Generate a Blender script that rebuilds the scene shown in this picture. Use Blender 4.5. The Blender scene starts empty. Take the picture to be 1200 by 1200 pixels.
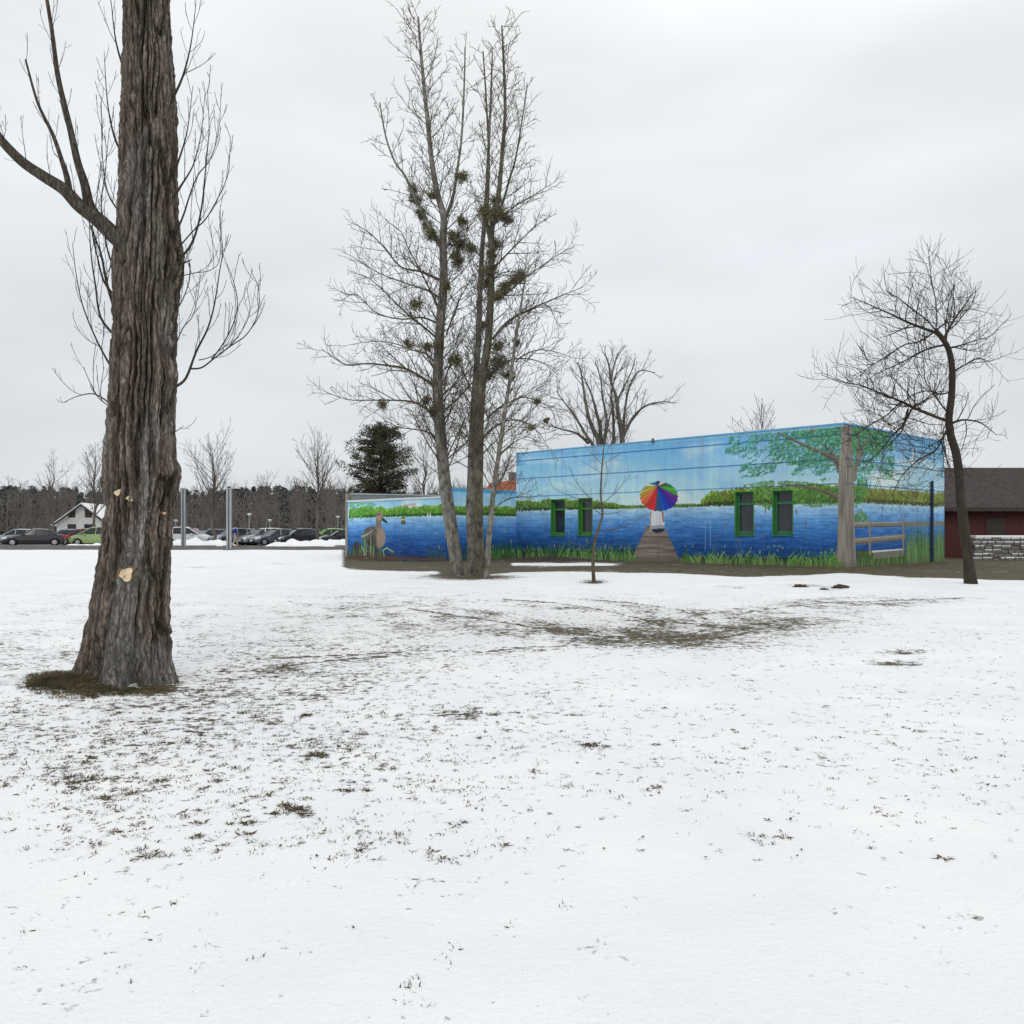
import bpy, math, random
import numpy as np
from mathutils import Vector, Matrix
R = math.radians
sc = bpy.context.scene
COL = sc.collection
H = 1.3                 # eye height
F = 1022.0              # focal length in units of a 1200 wide picture
HY = 625.0              # level of the horizon in that picture

# ---------------------------------------------------------------- camera
cam_d = bpy.data.cameras.new("camera")
cam = bpy.data.objects.new("camera", cam_d); COL.objects.link(cam)
cam.location = (0, 0, H); cam.rotation_euler = (R(90), 0, 0)
cam_d.sensor_width = 36; cam_d.lens = F/1200*36
cam_d.shift_y = (HY-600)/1200
cam_d.clip_start = 0.05; cam_d.clip_end = 3000
sc.camera = cam
sc.view_settings.view_transform = 'Standard'
sc.view_settings.look = 'None'
sc.view_settings.exposure = 0.0
sc.view_settings.gamma = 1

# ---------------------------------------------------------------- overcast sky
w = bpy.data.worlds.new("World"); sc.world = w; w.use_nodes = True
nt = w.node_tree; nt.nodes.clear()
def N(t, typ, **k):
    n = t.nodes.new(typ)
    for a, b in k.items(): setattr(n, a, b)
    return n
out = N(nt, 'ShaderNodeOutputWorld'); bg = N(nt, 'ShaderNodeBackground')
sky = N(nt, 'ShaderNodeTexSky', sky_type='NISHITA', sun_disc=False)
SUN_EL, SUN_ROT = 40, 176
sky.sun_elevation = R(SUN_EL); sky.sun_rotation = R(SUN_ROT)
tc = N(nt, 'ShaderNodeTexCoord')
sep = N(nt, 'ShaderNodeSeparateXYZ'); nt.links.new(tc.outputs['Generated'], sep.inputs[0])
mp = N(nt, 'ShaderNodeMapping'); mp.inputs['Scale'].default_value = (1, 1, 3.2)
nt.links.new(tc.outputs['Generated'], mp.inputs['Vector'])
no = N(nt, 'ShaderNodeTexNoise'); no.inputs['Scale'].default_value = 2.3; no.inputs['Detail'].default_value = 3; no.inputs['Roughness'].default_value = .45
nt.links.new(mp.outputs[0], no.inputs['Vector'])
# cloud deck: darker towards the horizon, brighter towards the zenith
ramp = N(nt, 'ShaderNodeValToRGB'); cr = ramp.color_ramp
cr.elements[0].position = 0.0; cr.elements[0].color = (.655, .69, .715, 1)
cr.elements[1].position = 1.0; cr.elements[1].color = (.97, .97, .97, 1)
e = cr.elements.new(.10); e.color = (.70, .73, .755, 1)
e = cr.elements.new(.30); e.color = (.76, .80, .83, 1)
e = cr.elements.new(.50); e.color = (.90, .92, .93, 1)
nt.links.new(sep.outputs['Z'], ramp.inputs[0])
cl = N(nt, 'ShaderNodeMapRange'); cl.inputs['From Min'].default_value = .38; cl.inputs['From Max'].default_value = .62
cl.inputs['To Min'].default_value = .965; cl.inputs['To Max'].default_value = 1.12
nt.links.new(no.outputs['Fac'], cl.inputs['Value'])
mul = N(nt, 'ShaderNodeVectorMath', operation='MULTIPLY'); nt.links.new(ramp.outputs[0], mul.inputs[0]); nt.links.new(cl.outputs[0], mul.inputs[1])
sc10 = N(nt, 'ShaderNodeVectorMath', operation='SCALE'); sc10.inputs['Scale'].default_value = 10.0; nt.links.new(mul.outputs[0], sc10.inputs[0])
mx = N(nt, 'ShaderNodeMix', data_type='RGBA'); mx.inputs['Factor'].default_value = .97
nt.links.new(sky.outputs[0], mx.inputs['A']); nt.links.new(sc10.outputs[0], mx.inputs['B'])
nt.links.new(mx.outputs['Result'], bg.inputs['Color']); bg.inputs['Strength'].default_value = 0.1
nt.links.new(bg.outputs[0], out.inputs[0])
sd = bpy.data.lights.new("sun", 'SUN'); sd.energy = 0.75; sd.angle = R(25); sd.color = (1, .97, .93)
so = bpy.data.objects.new("sun", sd); COL.objects.link(so)
so.rotation_euler = (R(90-SUN_EL), 0, R(180-SUN_ROT))

# ---------------------------------------------------------------- helpers
def P(px, py, Y): return Vector(((px-600)/F*Y, Y, H+(HY-py)/F*Y))
def lin(c):
    c = np.asarray(c, float)/255.0
    return np.where(c <= .04045, c/12.92, ((c+.055)/1.055)**2.4)
_T = {}
def vn(x, y, seed=0, perx=None):
    if seed not in _T: _T[seed] = np.random.RandomState(seed).rand(256, 256)
    T = _T[seed]
    x = np.asarray(x, float); y = np.asarray(y, float)
    ix = np.floor(x).astype(int); iy = np.floor(y).astype(int)
    fx = x-ix; fy = y-iy; fx = fx*fx*(3-2*fx); fy = fy*fy*(3-2*fy)
    m = perx or 256
    a, b = ix % m, (ix+1) % m; c, d = iy % 256, (iy+1) % 256
    return (T[a, c]*(1-fx)+T[b, c]*fx)*(1-fy)+(T[a, d]*(1-fx)+T[b, d]*fx)*fy
def fbm(x, y, seed=0, o=4, perx=None):
    s = 0; a = .5; t = 0
    for k in range(o):
        s = s+a*vn(x*2**k, y*2**k, seed+k, perx*2**k if perx else None); t += a; a *= .55
    return s/t
def ss(a, b, x): t = np.clip((x-a)/(b-a), 0, 1); return t*t*(3-2*t)

def tag(o, label=None, cat=None, group=None, kind=None):
    if label: o['label'] = label
    if cat: o['category'] = cat
    if group: o['group'] = group
    if kind: o['kind'] = kind
    return o
def empty(name, loc, rz=0):
    o = bpy.data.objects.new(name, None); COL.objects.link(o)
    o.location = loc; o.rotation_euler = (0, 0, rz); o.empty_display_size = .2
    return o
class MB:
    def __init__(s): s.v = []; s.f = []; s.m = []
    def quad(s, a, b, c, d, m=0):
        n = len(s.v); s.v += [tuple(a), tuple(b), tuple(c), tuple(d)]; s.f.append((n, n+1, n+2, n+3)); s.m.append(m)
    def poly(s, pts, m=0):
        n = len(s.v); s.v += [tuple(p) for p in pts]; s.f.append(tuple(range(n, n+len(pts)))); s.m.append(m)
    def box(s, lo, hi, m=0, M=None):
        x0, y0, z0 = lo; x1, y1, z1 = hi; n = len(s.v)
        vs = [Vector(p) for p in ((x0,y0,z0),(x1,y0,z0),(x1,y1,z0),(x0,y1,z0),(x0,y0,z1),(x1,y0,z1),(x1,y1,z1),(x0,y1,z1))]
        if M is not None: vs = [M @ p for p in vs]
        s.v += [tuple(p) for p in vs]
        for q in ((0,3,2,1),(4,5,6,7),(0,1,5,4),(1,2,6,5),(2,3,7,6),(3,0,4,7)):
            s.f.append(tuple(n+i for i in q)); s.m.append(m)
    def tube(s, pts, rad, n=5, cap=True, m=0):
        k = len(pts); base = len(s.v)
        t0 = (pts[1]-pts[0]).normalized()
        a = Vector((0, 0, 1)) if abs(t0.z) < .9 else Vector((1, 0, 0))
        u = t0.cross(a).normalized()
        cs = [(math.cos(2*math.pi*i/n), math.sin(2*math.pi*i/n)) for i in range(n)]
        for i in range(k):
            if i == 0: t = t0
            elif i == k-1: t = pts[i]-pts[i-1]
            else: t = pts[i+1]-pts[i-1]
            t.normalize()
            u = u-t*u.dot(t)
            if u.length < 1e-6: u = t.orthogonal()
            u.normalize(); w_ = t.cross(u); p = pts[i]; r = rad[i]
            for c, q in cs:
                s.v.append((p.x+r*(c*u.x+q*w_.x), p.y+r*(c*u.y+q*w_.y), p.z+r*(c*u.z+q*w_.z)))
        for i in range(k-1):
            b = base+i*n
            for j in range(n):
                j2 = (j+1) % n
                s.f.append((b+j, b+j2, b+n+j2, b+n+j)); s.m.append(m)
        if cap:
            s.f.append(tuple(base+(k-1)*n+j for j in range(n))); s.m.append(m)
            s.f.append(tuple(base+n-1-j for j in range(n))); s.m.append(m)
    def prism(s, pts, d, m=0):            # extrude polygon pts by vector d
        k = len(pts); n = len(s.v); d = Vector(d)
        s.v += [tuple(p) for p in pts]+[tuple(Vector(p)+d) for p in pts]
        s.f.append(tuple(range(n+k-1, n-1, -1))); s.f.append(tuple(range(n+k, n+2*k))); s.m += [m, m]
        for i in range(k):
            j = (i+1) % k; s.f.append((n+i, n+j, n+k+j, n+k+i)); s.m.append(m)
    def build(s, name, mats, parent=None, smooth=False):
        me = bpy.data.meshes.new(name); me.from_pydata(s.v, [], s.f)
        if not isinstance(mats, (list, tuple)): mats = [mats]
        for mm in mats: me.materials.append(mm)
        if len(mats) > 1: me.polygons.foreach_set('material_index', s.m)
        if smooth: me.polygons.foreach_set('use_smooth', [True]*len(me.polygons))
        me.update()
        o = bpy.data.objects.new(name, me); COL.objects.link(o)
        if parent is not None:
            o.parent = parent
            # geometry is given in world space for tree / building parts: undo the parent's transform
            if parent.get('_world'): o.matrix_parent_inverse = wm(parent).inverted()
        return o
def wm(o):
    m = Matrix.Translation(o.location) @ Matrix.Rotation(o.rotation_euler[2], 4, 'Z')
    return m
def world_root(name, loc, rz=0):
    o = empty(name, loc, rz); o['_world'] = True; return o
def recal(o):
    import bmesh
    bm = bmesh.new(); bm.from_mesh(o.data); bmesh.ops.recalc_face_normals(bm, faces=bm.faces); bm.to_mesh(o.data); bm.free(); return o
def grid_mesh(name, V, mats, parent=None, col=None, keep=None, smooth=True, attrs=None):
    nr, nc = V.shape[:2]
    idx = np.arange(nr*nc).reshape(nr, nc)
    q = np.stack([idx[:-1, :-1], idx[:-1, 1:], idx[1:, 1:], idx[1:, :-1]], -1)
    if keep is not None: q = q[keep]
    q = q.reshape(-1, 4)
    me = bpy.data.meshes.new(name)
    me.vertices.add(nr*nc); me.vertices.foreach_set('co', V.reshape(-1).astype(np.float32))
    me.loops.add(q.size); me.loops.foreach_set('vertex_index', q.reshape(-1).astype(np.int32))
    me.polygons.add(len(q)); me.polygons.foreach_set('loop_start', (np.arange(len(q))*4).astype(np.int32))
    me.polygons.foreach_set('loop_total', np.full(len(q), 4, np.int32))
    if smooth: me.polygons.foreach_set('use_smooth', np.ones(len(q), bool))
    me.update(calc_edges=True)
    if col is not None:
        a = me.color_attributes.new('paint', 'FLOAT_COLOR', 'POINT')
        c4 = np.ones((nr*nc, 4), np.float32); c4[:, :3] = col.reshape(-1, 3); a.data.foreach_set('color', c4.reshape(-1))
    for k, arr in (attrs or {}).items():
        a = me.attributes.new(k, 'FLOAT', 'POINT'); a.data.foreach_set('value', arr.reshape(-1).astype(np.float32))
    me.materials.append(mats); me.validate()
    o = bpy.data.objects.new(name, me); COL.objects.link(o)
    if parent is not None:
        o.parent = parent
        if parent.get('_world'): o.matrix_parent_inverse = wm(parent).inverted()
    return o

# ---------------------------------------------------------------- materials
def mat(name, col, rough=.8, var=0.0, scale=5, bump=0.0, bscale=20, metal=0, spec=.3, stretch=(1, 1, 1), col2=None, coat=0, detail=6):
    m = bpy.data.materials.new(name); m.use_nodes = True; t = m.node_tree; b = t.nodes['Principled BSDF']
    b.inputs['Roughness'].default_value = rough; b.inputs['Metallic'].default_value = metal
    b.inputs['Specular IOR Level'].default_value = spec; b.inputs['Coat Weight'].default_value = coat
    c = list(col)+[1]
    b.inputs['Base Color'].default_value = c
    tcn = N(t, 'ShaderNodeTexCoord'); mpn = N(t, 'ShaderNodeMapping'); mpn.inputs['Scale'].default_value = stretch
    t.links.new(tcn.outputs['Object'], mpn.inputs['Vector'])
    if var or col2:
        n1 = N(t, 'ShaderNodeTexNoise'); n1.inputs['Scale'].default_value = scale; n1.inputs['Detail'].default_value = detail; n1.inputs['Roughness'].default_value = .65
        t.links.new(mpn.outputs[0], n1.inputs['Vector'])
        r = N(t, 'ShaderNodeValToRGB'); r.color_ramp.elements[0].position = .33; r.color_ramp.elements[1].position = .67
        c2 = col2 if col2 else [min(1, x*(1+var)) for x in col]
        c1 = col if col2 else [x*(1-var) for x in col]
        r.color_ramp.elements[0].color = list(c1)+[1]; r.color_ramp.elements[1].color = list(c2)+[1]
        t.links.new(n1.outputs['Fac'], r.inputs[0]); t.links.new(r.outputs[0], b.inputs['Base Color'])
    if bump:
        n2 = N(t, 'ShaderNodeTexNoise'); n2.inputs['Scale'].default_value = bscale; n2.inputs['Detail'].default_value = 5
        t.links.new(mpn.outputs[0], n2.inputs['Vector'])
        bp = N(t, 'ShaderNodeBump'); bp.inputs['Strength'].default_value = bump; bp.inputs['Distance'].default_value = .02
        t.links.new(n2.outputs['Fac'], bp.inputs['Height']); t.links.new(bp.outputs[0], b.inputs['Normal'])
    return m
M = {}
M['twig'] = mat('twig_bark', (.085, .072, .052), .9, .35, 3)
M['twig_dark'] = mat('dark_twig_bark', (.035, .028, .021), .9, .3, 3)
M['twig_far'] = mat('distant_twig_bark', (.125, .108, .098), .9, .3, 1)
M['twig_wood'] = mat('hazed_wood_bark', (.15, .13, .12), .95, .3, .5)  # bark colour lightened to stand in for haze over the far wood
M['aspen'] = mat('aspen_bark', (.045, .042, .032), .9, 0, 7, .9, 30, stretch=(1, 1, .6), col2=(.27, .255, .225))
M['aspen_moss'] = mat('mossy_aspen_bark', (.030, .027, .015), .9, 0, 6, .9, 30, stretch=(1, 1, .5), col2=(.15, .14, .10))
M['darkbark'] = mat('dark_bark', (.035, .028, .02), .9, .4, 8, .6, 30, stretch=(1, 1, .3))
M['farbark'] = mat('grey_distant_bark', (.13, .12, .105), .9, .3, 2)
M['mistle'] = mat('mistletoe_leaf', (.13, .12, .06), .7, .45, 6)
M['pine'] = mat('pine_needles', (.062, .062, .036), .85, .5, 1.2)
M['fir'] = mat('hazed_fir_needles', (.075, .092, .09), .9, .3, .3)  # needles paled too, distance haze mixed into their colour
M['grass'] = mat('winter_grass', (.12, .10, .055), .9, .5, 3)
M['cutwood'] = mat('fresh_cut_wood', (.62, .47, .27), .8, 0, 26, .6, 60, col2=(.78, .68, .5))
M['scar_rim'] = mat('scar_rim_bark', (.19, .11, .05), .9, .4, 30, .5, 60)
M['concrete'] = mat('weathered_concrete', (.22, .215, .20), .85, .25, 3, .3, 40)
M['steel'] = mat('galvanised_steel', (.33, .36, .37), .5, .12, 4, metal=.3)
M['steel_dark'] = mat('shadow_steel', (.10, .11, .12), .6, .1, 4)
M['glass'] = mat('dark_glass', (.012, .016, .022), .08, spec=.5)
M['rim'] = mat('alloy', (.45, .46, .48), .35, metal=.6)
M['tyre'] = mat('tyre_rubber', (.018, .018, .02), .8)
M['lamp_glass'] = mat('headlamp_glass', (.7, .74, .78), .15, spec=.6)
M['tail'] = mat('tail_lamp_red', (.45, .02, .02), .25, spec=.5)
M['plate'] = mat('number_plate', (.75, .75, .72), .5)
M['black_trim'] = mat('black_plastic', (.02, .02, .022), .6)
M['frame_green'] = mat('green_window_paint', (.045, .20, .04), .55, .18, 6)
M['frame_teal'] = mat('dark_green_window_paint', (.035, .16, .07), .5, .15, 6)
M['pane'] = mat('sooty_window_glass', (.022, .026, .036), .10, .5, 1.5, spec=.5)
M['navy'] = mat('navy_pipe_paint', (.012, .03, .09), .5, .3, 5)
M['roofgrey'] = mat('grey_roof_sheet', (.16, .19, .185), .7, .25, 4, .2, 10)
M['white_trim'] = mat('white_metal_trim', (.62, .65, .67), .5, .1, 6)
M['roofdark'] = mat('roof_felt', (.07, .07, .075), .9, .3, 2)
M['blue_flash'] = mat('blue_parapet_paint', (.13, .40, .68), .5, .12, 2)
M['shed_roof'] = mat('brown_shingles', (.055, .045, .043), .85, .35, 6, .5, 14)
M['shed_wall'] = mat('oxblood_boards', (.075, .022, .018), .75, .25, 5, .3, 15, stretch=(6, 6, .4))
M['stone'] = mat('grey_stone', (.17, .16, .15), .9, .4, 5, .6, 12)
M['plaster'] = mat('white_render', (.55, .54, .52), .9, .12, 3)
M['redtile'] = mat('orange_roof_tile', (.33, .10, .05), .85, .3, 6, .4, 10)
M['wood_dark'] = mat('dark_timber', (.05, .04, .033), .8)
M['asphalt'] = mat('wet_asphalt', (.085, .083, .085), .7, .25, 1.2, .2, 60)
M['kerb'] = mat('kerb_stone', (.22, .21, .20), .85, .2, 5)
M['soil'] = mat('frozen_soil', (.06, .048, .034), .95, .4, 20, .9, 40)
M['skin'] = mat('skin', (.5, .3, .22), .6)
M['hair'] = mat('dark_hair', (.02, .015, .012), .7)
M['coat_blue'] = mat('royal_blue_coat', (.012, .03, .28), .8, .15, 10)
M['coat_dark'] = mat('dark_coat', (.015, .018, .03), .85)
M['trousers'] = mat('beige_trousers', (.42, .38, .33), .9)
M['shoe'] = mat('dark_shoe', (.02, .02, .02), .7)
M['lamp_white'] = mat('white_lamp_head', (.72, .74, .74), .4)

def snow_nodes(t, rough_bump=.35):
    b = t.nodes['Principled BSDF']; b.inputs['Roughness'].default_value = .75; b.inputs['Specular IOR Level'].default_value = .15
    return b
ms = bpy.data.materials.new('heaped_snow'); ms.use_nodes = True
b_ = snow_nodes(ms.node_tree); b_.inputs['Base Color'].default_value = (.87, .885, .90, 1)
n_ = N(ms.node_tree, 'ShaderNodeTexNoise'); n_.inputs['Scale'].default_value = 3
bb = N(ms.node_tree, 'ShaderNodeBump'); bb.inputs['Distance'].default_value = .1; bb.inputs['Strength'].default_value = .6
ms.node_tree.links.new(n_.outputs['Fac'], bb.inputs['Height']); ms.node_tree.links.new(bb.outputs[0], b_.inputs['Normal'])
M['snow'] = ms

# paint: colour attribute of the mural, with dirt noise
mm = bpy.data.materials.new('mural_paint'); mm.use_nodes = True; t = mm.node_tree; b = t.nodes['Principled BSDF']
va = N(t, 'ShaderNodeVertexColor', layer_name='paint'); n1 = N(t, 'ShaderNodeTexNoise'); n1.inputs['Scale'].default_value = 2.5; n1.inputs['Detail'].default_value = 8
mr = N(t, 'ShaderNodeMapRange'); mr.inputs['From Min'].default_value = .3; mr.inputs['From Max'].default_value = .7; mr.inputs['To Min'].default_value = .88; mr.inputs['To Max'].default_value = 1.08
vm = N(t, 'ShaderNodeVectorMath', operation='MULTIPLY')
t.links.new(n1.outputs['Fac'], mr.inputs[0]); t.links.new(va.outputs[0], vm.inputs[0]); t.links.new(mr.outputs[0], vm.inputs[1]); t.links.new(vm.outputs[0], b.inputs['Base Color'])
b.inputs['Roughness'].default_value = .75; b.inputs['Specular IOR Level'].default_value = .2
n2 = N(t, 'ShaderNodeTexNoise'); n2.inputs['Scale'].default_value = 30; bp = N(t, 'ShaderNodeBump'); bp.inputs['Strength'].default_value = .3; bp.inputs['Distance'].default_value = .01
t.links.new(n2.outputs['Fac'], bp.inputs['Height']); t.links.new(bp.outputs[0], b.inputs['Normal'])
M['mural'] = mm

# poplar bark: colour attribute (weathered grey streaks / brown) + fine noise
mb_ = bpy.data.materials.new('poplar_bark'); mb_.use_nodes = True; t = mb_.node_tree; b = t.nodes['Principled BSDF']
va = N(t, 'ShaderNodeVertexColor', layer_name='paint'); tcn = N(t, 'ShaderNodeTexCoord'); mpn = N(t, 'ShaderNodeMapping'); mpn.inputs['Scale'].default_value = (1, 1, .25)
t.links.new(tcn.outputs['Object'], mpn.inputs[0]); n1 = N(t, 'ShaderNodeTexNoise'); n1.inputs['Scale'].default_value = 55; n1.inputs['Detail'].default_value = 8; n1.inputs['Roughness'].default_value = .7
t.links.new(mpn.outputs[0], n1.inputs['Vector'])
mr = N(t, 'ShaderNodeMapRange'); mr.inputs['From Min'].default_value = .32; mr.inputs['From Max'].default_value = .68; mr.inputs['To Min'].default_value = .55; mr.inputs['To Max'].default_value = 1.5
vm = N(t, 'ShaderNodeVectorMath', operation='MULTIPLY')
t.links.new(n1.outputs['Fac'], mr.inputs[0]); t.links.new(va.outputs[0], vm.inputs[0]); t.links.new(mr.outputs[0], vm.inputs[1]); t.links.new(vm.outputs[0], b.inputs['Base Color'])
b.inputs['Roughness'].default_value = .92; b.inputs['Specular IOR Level'].default_value = .15
# fissures between the bark plates
wn = N(t, 'ShaderNodeTexNoise'); wn.inputs['Scale'].default_value = 9; wn.inputs['Detail'].default_value = 4; t.links.new(tcn.outputs['Object'], wn.inputs['Vector'])
wa = N(t, 'ShaderNodeVectorMath', operation='SCALE'); wa.inputs['Scale'].default_value = .09; t.links.new(wn.outputs['Color'], wa.inputs[0])
wb2 = N(t, 'ShaderNodeVectorMath', operation='ADD'); t.links.new(tcn.outputs['Object'], wb2.inputs[0]); t.links.new(wa.outputs[0], wb2.inputs[1])
mp2 = N(t, 'ShaderNodeMapping'); mp2.inputs['Scale'].default_value = (26, 26, 3.4); t.links.new(wb2.outputs[0], mp2.inputs[0])
vo = N(t, 'ShaderNodeTexVoronoi', feature='DISTANCE_TO_EDGE'); vo.inputs['Scale'].default_value = 1.0; t.links.new(mp2.outputs[0], vo.inputs['Vector'])
vr = N(t, 'ShaderNodeMapRange'); vr.inputs['From Min'].default_value = .0; vr.inputs['From Max'].default_value = .22; vr.inputs['To Min'].default_value = .5; vr.inputs['To Max'].default_value = 1.12; t.links.new(vo.outputs['Distance'], vr.inputs[0])
vm2 = N(t, 'ShaderNodeVectorMath', operation='MULTIPLY'); t.links.new(vm.outputs[0], vm2.inputs[0]); t.links.new(vr.outputs[0], vm2.inputs[1]); t.links.new(vm2.outputs[0], b.inputs['Base Color'])
ha = N(t, 'ShaderNodeMath', operation='MULTIPLY_ADD'); ha.inputs[1].default_value = .9; t.links.new(vr.outputs[0], ha.inputs[0]); t.links.new(n1.outputs['Fac'], ha.inputs[2])
bp = N(t, 'ShaderNodeBump'); bp.inputs['Strength'].default_value = 1.0; bp.inputs['Distance'].default_value = .014
t.links.new(ha.outputs[0], bp.inputs['Height']); t.links.new(bp.outputs[0], b.inputs['Normal'])
M['poplar'] = mb_

# snow covered lawn: snow with grass and soil coming through
mg = bpy.data.materials.new('snowy_lawn'); mg.use_nodes = True; t = mg.node_tree; b = snow_nodes(t)
tcn = N(t, 'ShaderNodeTexCoord')
def noise(scale, detail=5, rough=.6, dist=0):
    n = N(t, 'ShaderNodeTexNoise'); n.inputs['Scale'].default_value = scale; n.inputs['Detail'].default_value = detail
    n.inputs['Roughness'].default_value = rough; n.inputs['Distortion'].default_value = dist
    t.links.new(tcn.outputs['Object'], n.inputs['Vector']); return n.outputs['Fac']
def math_(op, a, b2=None, c=None):
    n = N(t, 'ShaderNodeMath', operation=op)
    for i, x in enumerate((a, b2, c)):
        if x is None: continue
        if isinstance(x, (int, float)): n.inputs[i].default_value = x
        else: t.links.new(x, n.inputs[i])
    return n.outputs[0]
def ramp_(fac, stops):
    r = N(t, 'ShaderNodeValToRGB'); els = r.color_ramp.elements
    els[0].position, els[0].color = stops[0][0], tuple(stops[0][1])+(1,)
    els[1].position, els[1].color = stops[-1][0], tuple(stops[-1][1])+(1,)
    for p, c in stops[1:-1]:
        e = els.new(p); e.color = tuple(c)+(1,)
    t.links.new(fac, r.inputs[0]); return r.outputs[0]
def mix_(f, a, b2):
    n = N(t, 'ShaderNodeMix', data_type='RGBA'); t.links.new(f, n.inputs['Factor']); t.links.new(a, n.inputs['A']); t.links.new(b2, n.inputs['B']); return n.outputs['Result']
def attr(nm): n = N(t, 'ShaderNodeAttribute'); n.attribute_name = nm; return n.outputs['Fac']
D = attr('bare'); S = attr('soil')
nA = noise(13, 7, .66); nB = noise(1.1, 3, .5); nC = noise(45, 4, .6)
v = math_('ADD', math_('MULTIPLY', math_('SUBTRACT', nA, .5), 2.3), math_('MULTIPLY', math_('SUBTRACT', nB, .5), .8))
v = math_('ADD', v, math_('MULTIPLY', math_('SUBTRACT', nC, .5), .9))
v = math_('ADD', v, math_('MULTIPLY', math_('SUBTRACT', noise(4.2, 4, .6), .5), 1.1))
v = math_('ADD', v, D)
mrn = N(t, 'ShaderNodeMapRange'); mrn.inputs['From Min'].default_value = .46; mrn.inputs['From Max'].default_value = .68; t.links.new(v, mrn.inputs[0])
fac = mrn.outputs[0]
gcol = ramp_(nC, [(.3, (.028, .022, .012)), (.5, (.085, .074, .042)), (.72, (.17, .145, .095))])
scol = ramp_(nC, [(.3, (.018, .013, .010)), (.5, (.05, .038, .028)), (.72, (.11, .088, .07))])
under = mix_(S, gcol, scol)
undm = N(t, 'ShaderNodeVectorMath', operation='MULTIPLY'); t.links.new(under, undm.inputs[0]); t.links.new(ramp_(noise(2.3, 6, .65), [(.32, (.62, .60, .56)), (.68, (1.35, 1.32, 1.25))]), undm.inputs[1]); under = undm.outputs[0]
snowc = ramp_(noise(.8, 5, .6), [(.3, (.80, .825, .85)), (.7, (.90, .905, .91))])
# thin snow lets the grass tint it slightly
thin = math_('MULTIPLY', attr('thin'), .55)
tint = ramp_(nA, [(.35, (.86, .875, .89)), (.65, (.40, .38, .34))])
snowc = mix_(thin, snowc, tint)
t.links.new(mix_(fac, snowc, under), b.inputs['Base Color'])
hgt = math_('SUBTRACT', math_('ADD', math_('MULTIPLY', nA, .6), math_('MULTIPLY', nC, .35)), math_('MULTIPLY', fac, .9))
bp = N(t, 'ShaderNodeBump'); bp.inputs['Strength'].default_value = .55; bp.inputs['Distance'].default_value = .035
t.links.new(hgt, bp.inputs['Height']); t.links.new(bp.outputs[0], b.inputs['Normal'])
M['lawn'] = mg

# ---------------------------------------------------------------- ground
wall_base = [(400, 655), (408, 655), (522, 657), (605, 654), (990, 665), (1106, 657), (1135, 656), (1170, 656)]
strip_end = [(395, 664), (408, 667), (460, 670), (520, 676), (600, 671), (680, 670), (745, 671), (800, 672), (870, 676), (940, 674), (985, 671.5), (1030, 674), (1060, 676.5), (1125, 678), (1180, 680), (1260, 682)]
def interp(tab, x): return np.interp(x, [a for a, _ in tab], [b for _, b in tab])
def gz(X, Y):
    X = np.asarray(X, float); Y = np.asarray(Y, float)
    z = .2*ss(44, 57, Y)
    z = z-.11*np.exp(-((X+6)/4)**2-((Y-45)/5)**2)
    z = z+.16*np.exp(-((X-1.9)/2.0)**2-((Y-42.8)/1.2)**2)            # mulch bank against the mural
    z = z+.11*np.exp(-((X+3.75)/.62)**2-((Y-7.35)/.55)**2)            # mound at the poplar
    z = z+.06*(fbm(X*.35, Y*.35, 11, 3)-.5)*ss(3, 8, np.abs(Y)+.0)+.018*(fbm(X*1.9, Y*1.9, 15, 3)-.5)
    return z
def G(px, py):
    Y = H*F/(py-HY)
    for _ in range(6):
        X = (px-600)/F*Y; Y = (H-float(gz(X, Y)))*F/(py-HY)
    X = (px-600)/F*Y
    return Vector((X, Y, float(gz(X, Y))))
nx, ny = 620, 760
tx = np.linspace(-math.asinh(400/3.), math.asinh(400/3.), nx); gx = 3*np.sinh(tx)
ty = np.linspace(math.asinh((-30-6)/10.), math.asinh(694/10.), ny); gy = 6+10*np.sinh(ty)
GX, GY = np.meshgrid(gx, gy); GZ = gz(GX, GY)
Yc = np.maximum(GY, .6)
PX = 600+GX/Yc*F; PY = HY+(H-GZ)/Yc*F          # where each spot of lawn lies, used only to lay out the worn places
PX = np.where(GY < .8, -999, PX); PY = np.where(GY < .8, 3000, PY)
bare = np.zeros_like(GX); soil = np.zeros_like(GX)
def blob(px, py, rx, ry, s, ang=0):
    a = math.radians(ang); dx = PX-px; dy = PY-py
    u = (dx*math.cos(a)+dy*math.sin(a))/rx; v_ = (-dx*math.sin(a)+dy*math.cos(a))/ry
    return s*np.exp(-(u*u+v_*v_))
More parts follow.
